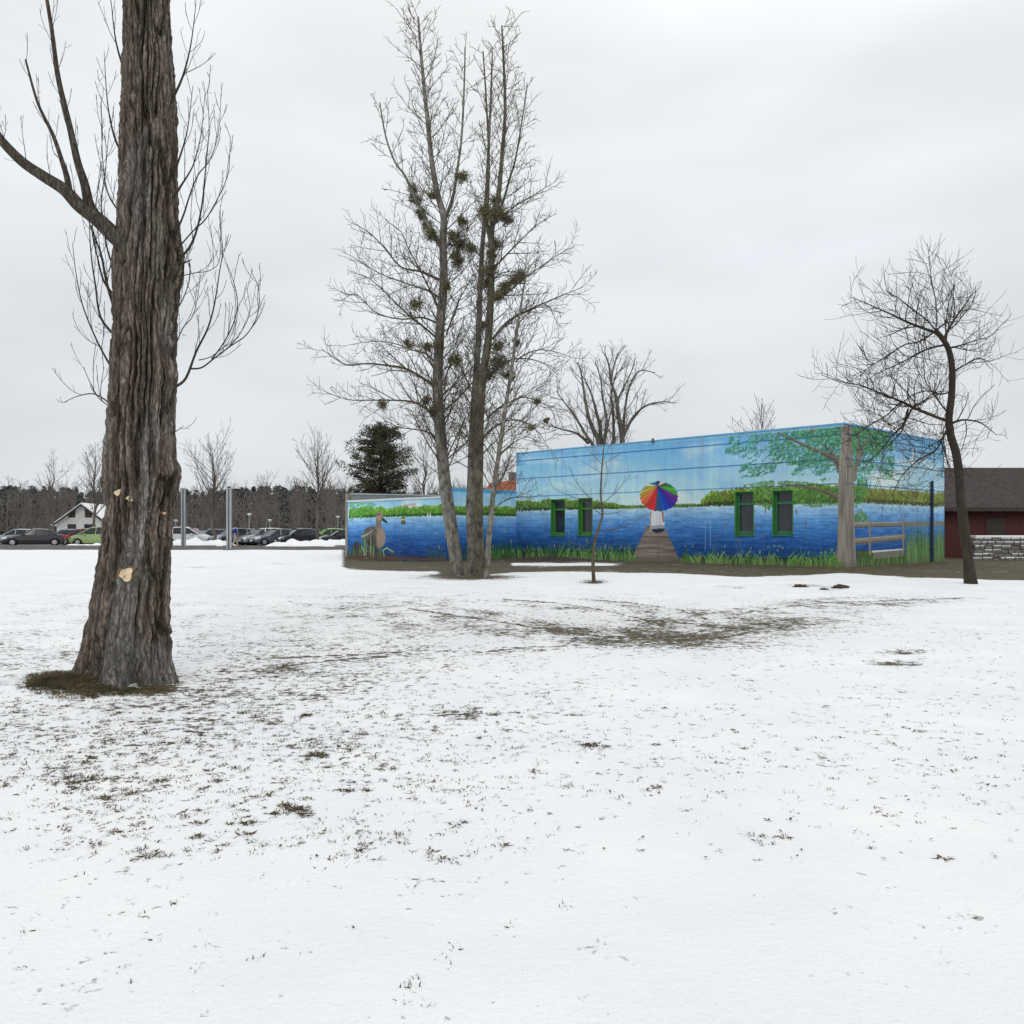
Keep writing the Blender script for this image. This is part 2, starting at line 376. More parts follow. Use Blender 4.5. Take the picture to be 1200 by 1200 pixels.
# general speckle
bare += .13*ss(1010, 860, PY)*ss(680, 700, PY)
bare += .14*ss(700, 300, PX)*ss(1020, 860, PY)*ss(700, 760, PY)
bare += .10*ss(642, 690, PY)*ss(900, 500, PX)*.5
for a in ((640, 737, 75, 7, .55, 4), (575, 722, 80, 4, .5, 9), (700, 743, 90, 10, .35), (790, 745, 75, 12, .62), (770, 725, 60, 10, .3),
          (850, 742, 70, 9, .42), (880, 720, 90, 7, .45, -6), (815, 720, 12, 5, .5), (960, 712, 110, 9, .33, -4), (1050, 703, 90, 3, .4), (930, 728, 90, 12, .2),
          (700, 716, 80, 2.6, .45, 6), (770, 712, 60, 2.4, .4, 6), (850, 758, 60, 3, .3), (460, 722, 110, 22, .26), (330, 783, 32, 4.5, .62), (300, 780, 40, 9, .2),
          (395, 769, 75, 2.0, .62, -2), (420, 762, 100, 1.8, .55, -1), (520, 765, 60, 2.5, .4), (600, 764, 70, 1.6, .55, -4), (270, 806, 46, 11, .46), (245, 822, 50, 9, .3),
          (340, 812, 50, 14, .2), (210, 802, 22, 7, .5), (500, 763, 40, 6, .2), (430, 790, 60, 10, .12), (1060, 764, 26, 2.5, .5), (1050, 777, 30, 3, .45), (940, 686, 22, 1.6, .55), (975, 689, 14, 2.4, .6),
          (855, 688, 22, 1.8, .55), (555, 836, 30, 4, .28), (690, 873, 22, 3, .34), (240, 665, 30, 1.2, .4), (330, 661, 16, .8, .6), (640, 836, 40, 4, .2),
          (697, 682, 16, 2.6, .9), (345, 948, 20, 5, .35), (130, 915, 60, 16, .12), (370, 883, 14, 4, .3)):
    bare += 1.25*blob(*a)
# wheel ruts curving over the lawn
def rut(pts, wd, s):
    global bare
    for (x0, y0), (x1, y1) in zip(pts[:-1], pts[1:]):
        L = math.hypot(x1-x0, y1-y0); tt = np.clip(((PX-x0)*(x1-x0)+(PY-y0)*(y1-y0))/L**2, 0, 1)
        d = np.hypot((PX-x0-tt*(x1-x0))*.35, PY-y0-tt*(y1-y0)); bare = np.maximum(bare, s*np.exp(-(d/wd)**2)+.0*bare)
lawnN = fbm(GX*3.2+.5*GY, GY*1.3, 205, 5); far_ = ss(9.5, 12, GY)
core = blob(770, 747, 100, 12, .36)+blob(890, 733, 95, 9, .24)+blob(650, 738, 70, 6, .24)+blob(560, 722, 60, 4, .14)+blob(990, 708, 90, 4, .16)+blob(330, 783, 28, 5, .3)+blob(270, 808, 40, 9, .16)+blob(690, 712, 80, 3, .12)+blob(815, 720, 12, 3.5, .5)+blob(700, 682, 0.1, .1, 0)+blob(1062, 764, 16, 2, .5)+blob(1045, 777, 24, 2.2, .4)
streak_ = fbm(GX*.9+.25*GY, GY*4.5, 215, 4)
bare = np.minimum(bare, .40)*(1-far_+far_*(.55+.55*ss(.32, .66, lawnN)+.45*(streak_-.3)))+core
rut([(480, 713), (560, 724), (640, 737), (690, 744), (760, 748)], 1.1, .98)
rut([(590, 702), (650, 706), (700, 713), (760, 727), (800, 742)], .7, .92)
rut([(680, 702), (740, 706), (800, 715), (850, 733)], .6, .9)
rut([(300, 772), (380, 768), (470, 764)], .8, .95)
rut([(330, 780), (400, 772), (450, 769)], .8, .95)
rut([(700, 745), (780, 752), (860, 744), (930, 728)], .7, .85)
rut([(740, 722), (800, 733), (860, 734), (950, 722)], .6, .85)
rut([(560, 764), (620, 758), (680, 756)], .8, .95)
rut([(830, 730), (880, 716), (960, 706), (1125, 701)], .8, .78)
# bare grass strip along the building
wb = interp(wall_base, PX); se = interp(strip_end, PX)
se = se+2.4*(fbm(GX*1.2, GY*1.2, 17, 4)-.5)
instrip = ss(-1.0, 1.4, se-PY)*(PY > 640)*ss(398, 406, PX)*(GY < 60)*(GY > 15)
hole = (.55+.9*fbm(GX*1.3, GY*1.3, 19, 3))*ss(0, 1, (PX-596)/8)*ss(0, 1, (735-PX)/30)*np.exp(-((PY-661.5)/1.7)**2)*1.25   # a ribbon of snow left on it
hole = hole+ss(0, 1, (PX-405)/20)*ss(0, 1, (520-PX)/12)*np.exp(-((PY-671)/1.8)**2)*1.3
bare = np.maximum(bare, instrip*(.80+.5*fbm(GX*.9, GY*.9, 23, 3))-hole)
bare = np.maximum(bare, blob(550, 676, 60, 3.6, 1.15)); bare = np.maximum(bare, blob(640, 655, 50, 4.2, 1.2)); soil = np.maximum(soil, blob(635, 655, 52, 4.6, 1.4))
soil = np.maximum(soil, blob(697, 682, 18, 4, .9))
# grass at the poplar's foot
bare = np.maximum(bare, blob(697, 682, 17, 2.6, 1.0)); bare = np.maximum(bare, blob(176, 806, 45, 8, 1.15)); bare = np.maximum(bare, blob(225, 808, 40, 6, .62))
bare = np.maximum(bare, blob(88, 800, 50, 14, 1.35, 4)); bare = np.maximum(bare, blob(150, 806, 40, 7, 1.1, 8))
# verge and forest floor
bare = np.maximum(bare, .75*ss(66.0, 66.4, GY)*ss(71.2, 70.9, GY)); bare = np.maximum(bare, .62*ss(100, 112, GY))
thin = np.clip(blob(760, 733, 240, 24, 1)+blob(420, 735, 220, 40, .4)+blob(250, 810, 160, 60, .2), 0, 1)
GZ = GZ-.012*np.clip(bare, 0, 1)*(GY < 30)
ground = grid_mesh('ground', np.stack([GX, GY, GZ], -1), M['lawn'], attrs={'bare': bare, 'soil': np.clip(soil, 0, 1), 'thin': thin})
tag(ground, kind='structure')

def strip(name, x0, x1, y0, y1, dz, m):
    xs = np.linspace(x0, x1, 120); ys = np.linspace(y0, y1, 16)
    A, B = np.meshgrid(xs, ys); Z = gz(A, B)+dz
    return tag(grid_mesh(name, np.stack([A, B, Z], -1), m), kind='structure')
strip('road', -95, 95, 58.5, 66, .03, M['asphalt'])
strip('car_park', -95, 60, 71.3, 99, .03, M['asphalt'])
for nm, yy in (('kerb', 66.0), ('kerb', 71.1)):
    mb = MB()
    for i in range(130):
        x = -78+i*1.2
        z = float(gz(x, yy)); mb.box((x+.01, yy, z-.1), (x+1.19, yy+.15, z+.12))
    tag(mb.build(nm, M['kerb']), kind='structure')

# ---------------------------------------------------------------- mural building
class Canvas:
    def __init__(s, O, E, ztop, zbot=-.3, res=.022):
        s.O = np.array(O, float); s.E = np.array(E, float); s.L = float(np.linalg.norm(s.E-s.O)); s.d = (s.E-s.O)/s.L
        s.z0 = zbot; s.z1 = ztop; s.nu = int(s.L/res)+1; s.nz = int((ztop-zbot)/res)+1
        s.u = np.linspace(0, s.L, s.nu); s.z = np.linspace(zbot, ztop, s.nz); s.U, s.Z = np.meshgrid(s.u, s.z)
        s.a = np.zeros((s.nz, s.nu, 3)); s.ru = s.L/(s.nu-1); s.rz = (ztop-zbot)/(s.nz-1)
    def uz(s, px, py):
        a = (px-600)/F; u = (a*s.O[1]-s.O[0])/(s.d[0]-a*s.d[1]); Y = s.O[1]+u*s.d[1]
        return u, H+(HY-py)/F*Y
    def win(s, u0, u1, z0, z1):
        i0 = max(0, int(u0/s.ru)-1); i1 = min(s.nu, int(u1/s.ru)+3); j0 = max(0, int((z0-s.z0)/s.rz)-1); j1 = min(s.nz, int((z1-s.z0)/s.rz)+3)
        return slice(j0, max(j0, j1)), slice(i0, max(i0, i1))
    def mixw(s, sl, m, c): s.a[sl] = s.a[sl]*(1-m[..., None])+np.asarray(c, float)*m[..., None]
    def poly(s, pts, c, al=1, px=True):
        q = [s.uz(*p) for p in pts] if px else pts
        us = [p[0] for p in q]; zs = [p[1] for p in q]; sl = s.win(min(us), max(us), min(zs), max(zs)); U = s.U[sl]; Z = s.Z[sl]
        ins = np.zeros(U.shape, bool)
        for (a, b), (c_, d) in zip(q, q[1:]+q[:1]):
            if b == d: continue
            k = ((b > Z) != (d > Z)) & (U < (c_-a)*(Z-b)/(d-b)+a); ins ^= k
        s.mixw(sl, ins*float(al), c)
    def stroke(s, pts, w0, w1, c, al=1, px=True):
        q = [s.uz(*p) for p in pts] if px else pts
        n = len(q)-1
        for i, ((a, b), (c_, d)) in enumerate(zip(q[:-1], q[1:])):
            wa = w0+(w1-w0)*i/n; wb_ = w0+(w1-w0)*(i+1)/n; W = max(wa, wb_)
            sl = s.win(min(a, c_)-W, max(a, c_)+W, min(b, d)-W, max(b, d)+W); U = s.U[sl]; Z = s.Z[sl]
            if U.size == 0: continue
            L2 = (c_-a)**2+(d-b)**2+1e-9; t_ = np.clip(((U-a)*(c_-a)+(Z-b)*(d-b))/L2, 0, 1)
            dist = np.hypot(U-a-t_*(c_-a), Z-b-t_*(d-b)); ww = wa+(wb_-wa)*t_
            m_ = np.clip((ww-dist)/s.ru+.5, 0, 1)*al; s.mixw(sl, m_, c)
    def ell(s, px, py, rx, ry, c, al=1, soft=.15):       # radii in metres
        u, z = s.uz(px, py); sl = s.win(u-rx, u+rx, z-ry, z+ry); r = np.hypot((s.U[sl]-u)/rx, (s.Z[sl]-z)/ry)
        s.mixw(sl, np.clip((1-r)/soft, 0, 1)*al, c)
    def dab(s, u, z, r, c, al=.85):
        s.stroke([(u, z), (u-random.uniform(-.3, 1.6)*r, z-random.uniform(.2, 1.5)*r)], r*.42, r*.22, c, al, False)
    def mesh(s, name, parent, holes=(), mat_=None):
        V = np.zeros((s.nz, s.nu, 3)); V[..., 0] = s.O[0]+s.U*s.d[0]; V[..., 1] = s.O[1]+s.U*s.d[1]; V[..., 2] = s.Z
        uc = (s.u[:-1]+s.u[1:])/2; zc = (s.z[:-1]+s.z[1:])/2; keep = np.ones((s.nz-1, s.nu-1), bool)
        for (u0, u1, z0, z1) in holes: keep &= ~((uc[None, :] > u0) & (uc[None, :] < u1) & (zc[:, None] > z0) & (zc[:, None] < z1))
        dr = .93+.14*fbm(s.U*5, s.Z*.35, 140, 4); s.a = s.a*dr[..., None]
        g_ = (ss(.62, .75, fbm(s.U*3, s.Z*.25, 150, 3))*ss(3.2, 5.4, s.Z)*.3)[..., None]; s.a = s.a*(1-g_)+np.array([120, 132, 138])*g_
        sp_ = (np.clip(1-(s.Z-.0)/(.16+.35*fbm(s.U*4, s.Z*4, 160, 4)), 0, 1)*.5)[..., None]; s.a = s.a*(1-sp_)+np.array([92, 84, 70])*sp_
        return grid_mesh(name, V, mat_ or M['mural'], parent, col=np.minimum(lin(s.a)*1.16, .82), keep=keep, smooth=False)
    def base(s, zw, zh, seed=0):
        """sky above zw, water below, clouds; zh top of the sky"""
        U, Z = s.U, s.Z
        tS = np.clip((Z-zw)/(zh-zw), 0, 1)[..., None]
        skyc = np.array([192, 220, 238.])*(1-tS)+np.array([112, 174, 222.])*tS
        cn = fbm(U*.35, Z*1.4, 40+seed, 5); cm = (ss(.5, .74, cn)*(1-np.clip((Z-zw)/(zh-zw), 0, 1)*.55)*.75)[..., None]
        skyc = skyc*(1-cm)+np.array([222, 232, 240.])*cm
        cn2 = (ss(.45, .75, fbm(U*.5+Z*.7, Z*.6, 60+seed, 4))*.3)[..., None]; skyc = skyc*(1-cn2)+np.array([90, 165, 218.])*cn2
        tW = np.clip((zw-Z)/(zw-.2), 0, 1)
        st = np.array([0, .08, .28, .52, .75, 1.0]); cc = np.array([[168, 200, 222], [136, 178, 214], [88, 142, 198], [50, 104, 170], [32, 78, 142], [24, 62, 120]], float)
        wc = np.stack([np.interp(tW+.10*(fbm(U*.6, Z*4, 80+seed, 4)-.5), st, cc[:, k]) for k in range(3)], -1)
        rp = fbm(U*1.6, Z*16, 90+seed, 4); wc = wc+((rp-.5)*62)[..., None]*np.array([.8, 1, 1])
        wc = wc+(fbm(U*9, Z*22, 96+seed, 2)-.5)[..., None]*26
        s.a = np.where((Z > zw)[..., None], skyc+(fbm(U*8, Z*5, 99+seed, 3)-.5)[..., None]*14, wc)
    def hedge(s, x0, x1, ytop, ybot, amp, pal, n, taper=None, brown=.15):
        for _ in range(n):
            px = random.uniform(x0, x1); hgt = 1.0
            if taper: hgt = taper((px-x0)/(x1-x0))
            yb = ybot(px) if callable(ybot) else ybot; yt = ytop(px) if callable(ytop) else ytop
            hh = (yb-yt)*hgt*(1+amp*(fbm(px*.16, 3.3, 7, 3)-.5)*2); q = random.random()**.8
            py = yb-hh*q
            c = pal[0] if q < .28 else (pal[1] if random.random() < .5 else pal[2])
            if q > .8 and random.random() < .5: c = pal[3]
            if random.random() < brown: c = (105, 88, 62)
            c = np.array(c)*random.uniform(.8, 1.2); u, z = s.uz(px, py)
            s.stroke([(u, z), (u+random.uniform(-.02, .02), z+random.uniform(.03, .09))], .035, .012, c, .9, False)
    def reeds(s, x0, x1, n, h0, h1, zb=0., pal=((60, 110, 45), (95, 150, 60), (40, 85, 40), (130, 170, 90), (75, 130, 70)), wd=.02, lean=.35):
        for _ in range(n):
            px = random.uniform(x0, x1); u, _z = s.uz(px, 650); hh = random.uniform(h0, h1)*random.uniform(.6, 1); ln = random.uniform(-lean, lean)*hh
            c = np.array(random.choice(pal))*random.uniform(.75, 1.15); z = zb+random.uniform(-.02, .12)
            s.stroke([(u, z), (u+ln*.35, z+hh*.55), (u+ln, z+hh*random.uniform(.8, 1))], wd, wd*.3, c, .95, False)
    def cattail(s, px, py, col=(120, 95, 65), h=None):
        u, z = s.uz(px, py); s.stroke([(u, z), (u+random.uniform(-.1, .15), z-random.uniform(.6, 1.1))], .010, .009, (90, 110, 90), .6, False)
        s.stroke([(u, z-.07), (u, z+.07)], .03, .022, col, .95, False)

random.seed(5)
CM = (12.67, 33.2); CL = (.22, 45.7); CR = (19.78, 39.9); AX = (-3.2, 42.2); AL = (-9.05, 48.05)
ZT = 5.46
root = world_root('mural_building', (6.0, 42.5, 0))
tag(root, 'long flat roofed building painted all over with a blue lake mural', 'building')
# --- long wall
A = Canvas(CL, CM, ZT); ZW = 2.47
A.base(ZW, ZT, 1)
GREEN = [(38, 66, 30), (66, 104, 40), (92, 134, 48), (130, 165, 70)]
A.hedge(604, 742, 587.5, lambda x: A_y(x), .35, GREEN, 2600, taper=lambda q: 1 if q < .6 else 1-(q-.6)/.4*.9) if False else None
def hline(cv, z):        # py of height z above a point of the wall
    def f(px):
        a = (px-600)/F; u = (a*cv.O[1]-cv.O[0])/(cv.d[0]-a*cv.d[1]); Y = cv.O[1]+u*cv.d[1]; return HY-(z-H)*F/Y
    return f
A.hedge(604, 742, hline(A, 2.93), hline(A, ZW), .35, GREEN, 3000, taper=lambda q: 1 if q < .6 else max(.08, 1-(q-.6)/.38))
A.hedge(742, 822, hline(A, 2.53), hline(A, ZW), .3, GREEN, 420)
A.hedge(822, 986, hline(A, 3.12), hline(A, ZW), .28, [(40, 68, 30), (76, 116, 42), (110, 150, 56), (150, 180, 80)], 5200, taper=lambda q: min(1, .35+q*9), brown=.22)
# far shore reflections
for _ in range(240):
    px = random.uniform(605, 984); u, z = A.uz(px, 600); z = ZW-random.uniform(0, .12)
    A.stroke([(u, z), (u+random.uniform(.1, .5), z)], .012, .006, (175, 200, 215), .5, False)
# reeds and their base
A.poly([(605, 645), (745, 645), (745, 675), (605, 675)], (16, 32, 28), .9)
A.poly([(798, 652.5), (984, 654), (984, 680), (798, 680)], (20, 38, 26), .95)
A.reeds(604, 746, 420, .35, 1.5, -.05, pal=((30, 62, 60), (34, 74, 66), (50, 96, 66)), wd=.014, lean=.2)
A.reeds(604, 746, 170, .3, .95, -.05); A.reeds(604, 746, 90, .4, 1.0, -.05, pal=((120, 170, 90), (150, 190, 110), (90, 150, 60)), wd=.026, lean=.6)
A.reeds(798, 984, 260, .25, 1.15, -.08, pal=((40, 80, 60), (52, 92, 78), (60, 100, 70)), wd=.012)
A.reeds(798, 984, 300, .2, .62, -.08); A.reeds(798, 984, 110, .3, .75, -.08, pal=((120, 170, 90), (150, 190, 110), (90, 150, 60)), wd=.03, lean=.7)
A.reeds(960, 984, 20, .6, 1.1, -.05, pal=((110, 160, 60), (80, 140, 60)))
for px, py in ((640, 609), (613, 614), (666, 613), (650, 640), (666, 624), (714, 612), (688, 633), (700, 620), (632, 645), (709, 640), (698, 648), (618, 641)): A.cattail(px, py, (150, 140, 95))
for px, py in ((851, 615), (840, 629), (866, 634), (887, 615.5), (895, 627), (897, 598), (933, 599), (944, 613)): A.cattail(px, py)
for _ in range(60):
    px = random.choice((random.uniform(606, 740), random.uniform(802, 980))); u, z = A.uz(px, random.uniform(640, 656))
    A.stroke([(u, z), (u+.01, z+.05)], .03, .02, (165, 160, 105), .8, False)
# jetty
A.poly([(758.5, 616), (780, 620), (799, 662), (799, 690), (740, 690), (740, 655)], (104, 96, 88))
sl = A.win(A.uz(741, 640)[0]-.2, A.uz(800, 640)[0]+.2, -.3, 1.6); msk = (np.abs(A.a[sl]-np.array([104, 96, 88])).sum(-1) < 1)
pl = fbm(A.U[sl]*.8, A.Z[sl]*13, 33, 3); A.a[sl] = np.where(msk[..., None], np.array([112, 103, 96])*(.62+.85*pl[..., None]), A.a[sl])
A.reeds(738, 748, 30, .15, .4, -.05); A.reeds(797, 806, 34, .15, .4, -.05)
for zz, ww in ((5.07, .024), (4.14, .022), (3.20, .016)):
    A.stroke([(0, zz), (A.L, zz)], ww, ww, (38, 96, 150), .85, False)
# woman under the umbrella
A.poly([(763, 598), (778, 598), (779, 621), (776, 623.5), (769, 624.5), (763.5, 622)], (205, 208, 212))
A.poly([(763.5, 616), (779, 615), (779, 621), (776, 623.5), (769, 624.5), (763.5, 622)], (120, 132, 148), .8)
A.poly([(764, 620), (779, 619), (778.5, 622), (776, 623.5), (769, 624.5), (764, 622.5)], (40, 48, 66))
for x in (766, 769, 772.5, 775.5): A.stroke([(x, 600), (x+.4, 619)], .012, .02, (165, 172, 182), .7)
A.stroke([(763, 600), (762.3, 612), (762, 622)], .035, .028, (178, 138, 112)); A.stroke([(776.6, 600), (777.4, 611)], .045, .035, (140, 100, 84))
um = [(226, 190, 180), (60, 96, 92), (52, 130, 70), (88, 178, 70), (66, 160, 60), (104, 50, 140), (88, 42, 150), (58, 44, 150), (32, 62, 176), (24, 84, 170), (52, 84, 120), (196, 48, 56),
      (178, 52, 52), (204, 92, 66), (206, 120, 74), (170, 140, 60), (186, 176, 92), (150, 150, 60), (206, 204, 150), (52, 110, 168), (60, 72, 136)]
ap = (770.8, 569.6); nn = len(um)
for k in range(nn):
    a0 = math.radians(-90+k*360/nn+4); a1 = math.radians(-90+(k+1)*360/nn+4)
    def ep(a): return (772.2+22.6*math.cos(a), 582+17.6*math.sin(a))
    p0, p1 = ep(a0), ep(a1); pm = ep((a0+a1)/2); mid = (pm[0]*.97+ap[0]*.03, pm[1]*.97+ap[1]*.03)
    A.poly([ap, p0, mid, p1], um[k]); A.stroke([ap, p0], .006, .008, np.array(um[k])*.55, .8)
A.ell(771, 565.3, .12, .07, (44, 54, 96))
# leaves of the painted tree, left half
LEAF = [(40, 100, 92), (60, 138, 116), (76, 144, 84), (110, 168, 112), (46, 112, 128), (34, 78, 66), (128, 184, 172), (96, 142, 74), (92, 160, 160)]
def foliage(cv, pts, n, pal, r=.05, slope=.35, thr=.38, seed=3):
    xs = [p[0] for p in pts]; ys = [p[1] for p in pts]; k = 0
    while k < n:
        x = random.uniform(min(xs), max(xs)); y = random.uniform(min(ys), max(ys)); ins = False
        for (a, b), (c_, d) in zip(pts, pts[1:]+pts[:1]):
            if (b > y) != (d > y) and x < (c_-a)*(y-b)/(d-b)+a: ins = not ins
        if not ins: k += .2; continue
        k += 1
        fv = .6*float(vn(x*.09+slope*y*.09, (y+x*slope)*.22, seed))+.4*float(vn(x*.3+slope*y*.3, (y+x*slope)*.7, seed+1))
        if fv+random.gauss(0, .055) < thr+.03: continue
        u, z = cv.uz(x, y)
        if z < cv.z1: cv.dab(u, z, random.uniform(.6, 1.2)*r, np.array(random.choice(pal))*random.uniform(.75, 1.2))
foliage(A, [(849, 530), (856, 508), (890, 498), (990, 490), (990, 562), (966, 566), (956, 556), (924, 557), (936, 545), (912, 543), (908, 552), (890, 558), (866, 560), (868, 545), (882, 540), (866, 534)], 11000, LEAF, .040, .35, .43)
foliage(A, [(900, 530), (930, 505), (990, 492), (990, 545), (950, 548), (920, 540)], 3600, LEAF, .042, .2, .34, 8)
GL = [(70, 120, 50), (100, 150, 70), (50, 92, 46), (134, 170, 100), (60, 110, 70)]
foliage(A, [(870, 568), (900, 563), (940, 564), (985, 572), (985, 592), (950, 594), (935, 590), (900, 597), (885, 590), (878, 575)], 4200, GL, .038, .1, .3, 4)
for pts, w0, w1 in (([(986, 552), (980, 540), (972, 528), (960, 514), (951, 503)], .13, .08), ([(978, 538), (962, 530), (945, 523), (925, 513), (912, 508)], .09, .03), ([(985, 585), (970, 577), (955, 572), (935, 569), (920, 568)], .08, .025)):
    A.stroke(pts, w0, w1, (112, 106, 98)); A.stroke([(x, y+1.2) for x, y in pts], w0*.35, w1*.3, (78, 72, 66), .8)
foliage(A, [(940, 508), (985, 500), (985, 520), (955, 522)], 1500, LEAF, .04, .2, .12, 12)
foliage(A, [(900, 510), (985, 500), (985, 530), (940, 530)], 420, LEAF, .05, .35, .45, 9)
# trunk, left half
def bark_fill(cv, pts):
    cv.poly(pts, (1, 2, 3)); m_ = np.abs(cv.a-np.array([1, 2, 3])).sum(-1) < .01
    n = fbm(cv.U*9, cv.Z*.9, 55, 4); cv.a = np.where(m_[..., None], np.array([132, 126, 118])*(.62+.72*n[..., None]), cv.a)
for zz, ww in ((5.07, .02), (4.14, .02), (3.20, .016)): A.stroke([A.uz(880, 500)[:1]+(zz,), (A.L, zz)], ww, ww, (40, 74, 90), .5, False)
bark_fill(A, [(979, 690), (979.5, 664), (981, 640), (982, 600), (983, 550), (985.5, 520), (985.5, 490), (992, 490), (992, 690)])
A.reeds(978, 989, 26, .3, .6, -.08, pal=((110, 150, 80), (90, 140, 70)))
# thin pale pipe lines painted by the water
A.stroke([(826.5, 645), (826.5, 606), (832.5, 606)], .015, .015, (150, 186, 214), .7); A.stroke([(832.5, 640), (832.5, 606), (838, 606.5)], .015, .015, (150, 186, 214), .6)
A.stroke([(0, 5.42), (A.L, 5.42)], .05, .05, (150, 200, 228), .7, False)
WN = ((645.5, 662, 586, 627.6), (677.5, 694.3, 584.6, 627.2), (861.2, 883.3, 577.2, 627.2), (905.2, 929.3, 575.8, 626.8))
holes = []
for x0, x1, y0, y1 in WN:
    u0, za = A.uz(x0, y0); u1, zb = A.uz(x1, y1); holes.append((u0, u1, zb, (za+A.uz(x1, y0)[1])/2 if False else za))
zt_ = 2.9+.02; 
o = A.mesh('wall', root, holes); o['label'] = 'long wall with the painted lake, jetty and rainbow umbrella'
# --- right end wall
B = Canvas(CM, CR, ZT); B.base(2.5, ZT, 2)
for _ in range(200):
    u = random.uniform(0, B.L)
B.hedge(998, 1108, hline(B, 3.08), hline(B, 2.5), .2, [(60, 78, 36), (104, 122, 50), (126, 146, 64), (150, 160, 96)], 5200, brown=.28)
foliage(B, [(996, 490), (1040, 500), (1050, 530), (1046, 560), (1036, 562), (1030, 545), (1020, 552), (1014, 575), (1010, 590), (1000, 590)], 7500, [(60, 120, 60), (80, 150, 80), (46, 104, 80), (104, 170, 104), (50, 110, 110)], .042, .1, .34)
foliage(B, [(996, 490), (1038, 500), (1044, 520), (1030, 530), (1014, 528), (998, 530)], 3000, [(60, 130, 70), (80, 150, 80), (46, 110, 80), (104, 170, 104)], .042, .1, .1)
foliage(B, [(998, 560), (1022, 566), (1016, 585), (1006, 598), (998, 590)], 500, GL, .05, .1, .3)
foliage(B, [(1001, 602), (1009, 598), (1017, 604), (1016, 612), (1006, 618), (1000, 610)], 420, GL, .05, .1, .2)
for pts, w0, w1 in (([(1001, 560), (1004, 545), (1006, 530), (1007, 505)], .14, .08), ([(1004, 545), (1010, 530), (1016, 515), (1021, 503)], .10, .05)): B.stroke(pts, w0, w1, (124, 116, 106))
B.poly([(1004, 645), (1062, 648), (1062, 670), (1004, 680)], (70, 92, 52))
B.poly([(1024, 646), (1059, 643.5), (1059, 652), (1024, 655)], (112, 110, 104)); B.stroke([(1022, 646.5), (1060, 643.5)], .04, .03, (196, 198, 196))
for y0, y1, hw in ((614.5, 613.5, .10), (634, 629, .13)):
    B.stroke([(1000, y0+(1 if y0 > 620 else .6)), (1106 if y0 < 620 else 1060, y1)], hw, hw, (122, 118, 110)); B.stroke([(1000, y0-1.5), (1060, y1-1.5)], .02, .02, (170, 168, 160), .8)
    B.stroke([(1000, y0+3.3), (1060, y1+2.8)], .025, .02, (72, 70, 66), .8)
for x, yt, yb in ((1019.5, 610, 648), (1058.8, 608.5, 646)): B.stroke([(x, yt), (x, yb)], .09, .09, (140, 134, 122)); B.stroke([(x+.6, yt), (x+.6, yb)], .02, .02, (84, 80, 72))
B.reeds(1062, 1107, 620, 1.0, 2.1, -.1, pal=((86, 124, 70), (110, 150, 96), (60, 98, 52), (130, 160, 120), (76, 110, 60)), wd=.02, lean=.12)
B.reeds(1003, 1064, 200, .2, .6, -.1)
for px, py in ((1033, 604), (1056.5, 605), (1060.5, 603), (1075, 596), (1083, 598), (1098, 604)): B.cattail(px, py, (70, 90, 110))
bark_fill(B, [(989, 690), (989, 490), (998, 490), (998.5, 520), (1000.5, 560), (1001, 610), (1002.5, 645), (1004, 664), (1005, 690)])
# gull
B.stroke([(1063, 536), (1068, 541), (1072, 545)], .05, .10, (226, 228, 228)); B.stroke([(1069, 540), (1070.5, 532), (1069.5, 525)], .10, .03, (236, 236, 232)); B.stroke([(1070.8, 538), (1072, 530), (1071, 527)], .05, .02, (70, 76, 84)); B.stroke([(1061.5, 535), (1064.5, 538)], .05, .06, (76, 84, 84))
B.stroke([(1098, 556), (1101, 566), (1102, 570)], .1, .03, (170, 178, 176), .8)
for zz, ww in ((5.07, .024), (4.14, .022), (3.20, .02)): B.stroke([(0, zz), (B.L, zz)], ww, ww, (40, 84, 120), .8, False)
o = B.mesh('wall', root); o['label'] = 'end wall with the painted fence, reeds and gull'
# --- return wall and annex wall
C_ = Canvas(AX, CL, 3.45); C_.base(2.22, 3.6, 3)
C_.hedge(522, 606, hline(C_, 2.62), hline(C_, 2.2), .3, [(44, 84, 34), (76, 124, 44), (104, 152, 56), (140, 176, 80)], 3000)
C_.reeds(530, 606, 300, .4, 1.4, -.05, pal=((30, 66, 60), (36, 80, 60), (56, 100, 60)), wd=.014, lean=.15); C_.reeds(555, 606, 200, .3, .9, -.05)
for px, py in ((580, 609), (592, 622), (599, 634), (578, 640), (601, 645), (590, 646), (612, 622)): C_.cattail(px, py, (168, 160, 110))
C_.stroke([(0, 3.38), (C_.L, 3.38)], .07, .07, (96, 170, 204), .9, False)
o = C_.mesh('wall', root); o['label'] = 'short return wall between annex and long wall'
E_ = Canvas(AL, AX, 3.02); E_.base(2.18, 3.4, 4)
E_.hedge(409, 524, hline(E_, 2.62), hline(E_, 2.16), .45, [(42, 84, 32), (72, 126, 42), (100, 156, 54), (140, 182, 84)], 4200, brown=.08)
foliage(E_, [(410, 588), (430, 589), (442, 590), (436, 597), (428, 600), (424, 608), (417, 604), (411, 612)], 900, [(70, 140, 56), (96, 166, 76), (50, 110, 44), (130, 186, 90)], .05, .1, .25)
E_.stroke([(487, 591), (476, 592), (473, 594)], .07, .03, (178, 128, 118), .5)
E_.poly([(417, 634), (428, 640), (446, 648), (468, 656), (468, 664), (412, 664), (413, 640)], (58, 62, 66))
for _ in range(90):
    E_.ell(random.uniform(415, 462), random.uniform(645, 657), random.uniform(.05, .14), random.uniform(.03, .07), np.array([88, 88, 92])*random.uniform(.5, 1.3), .8)
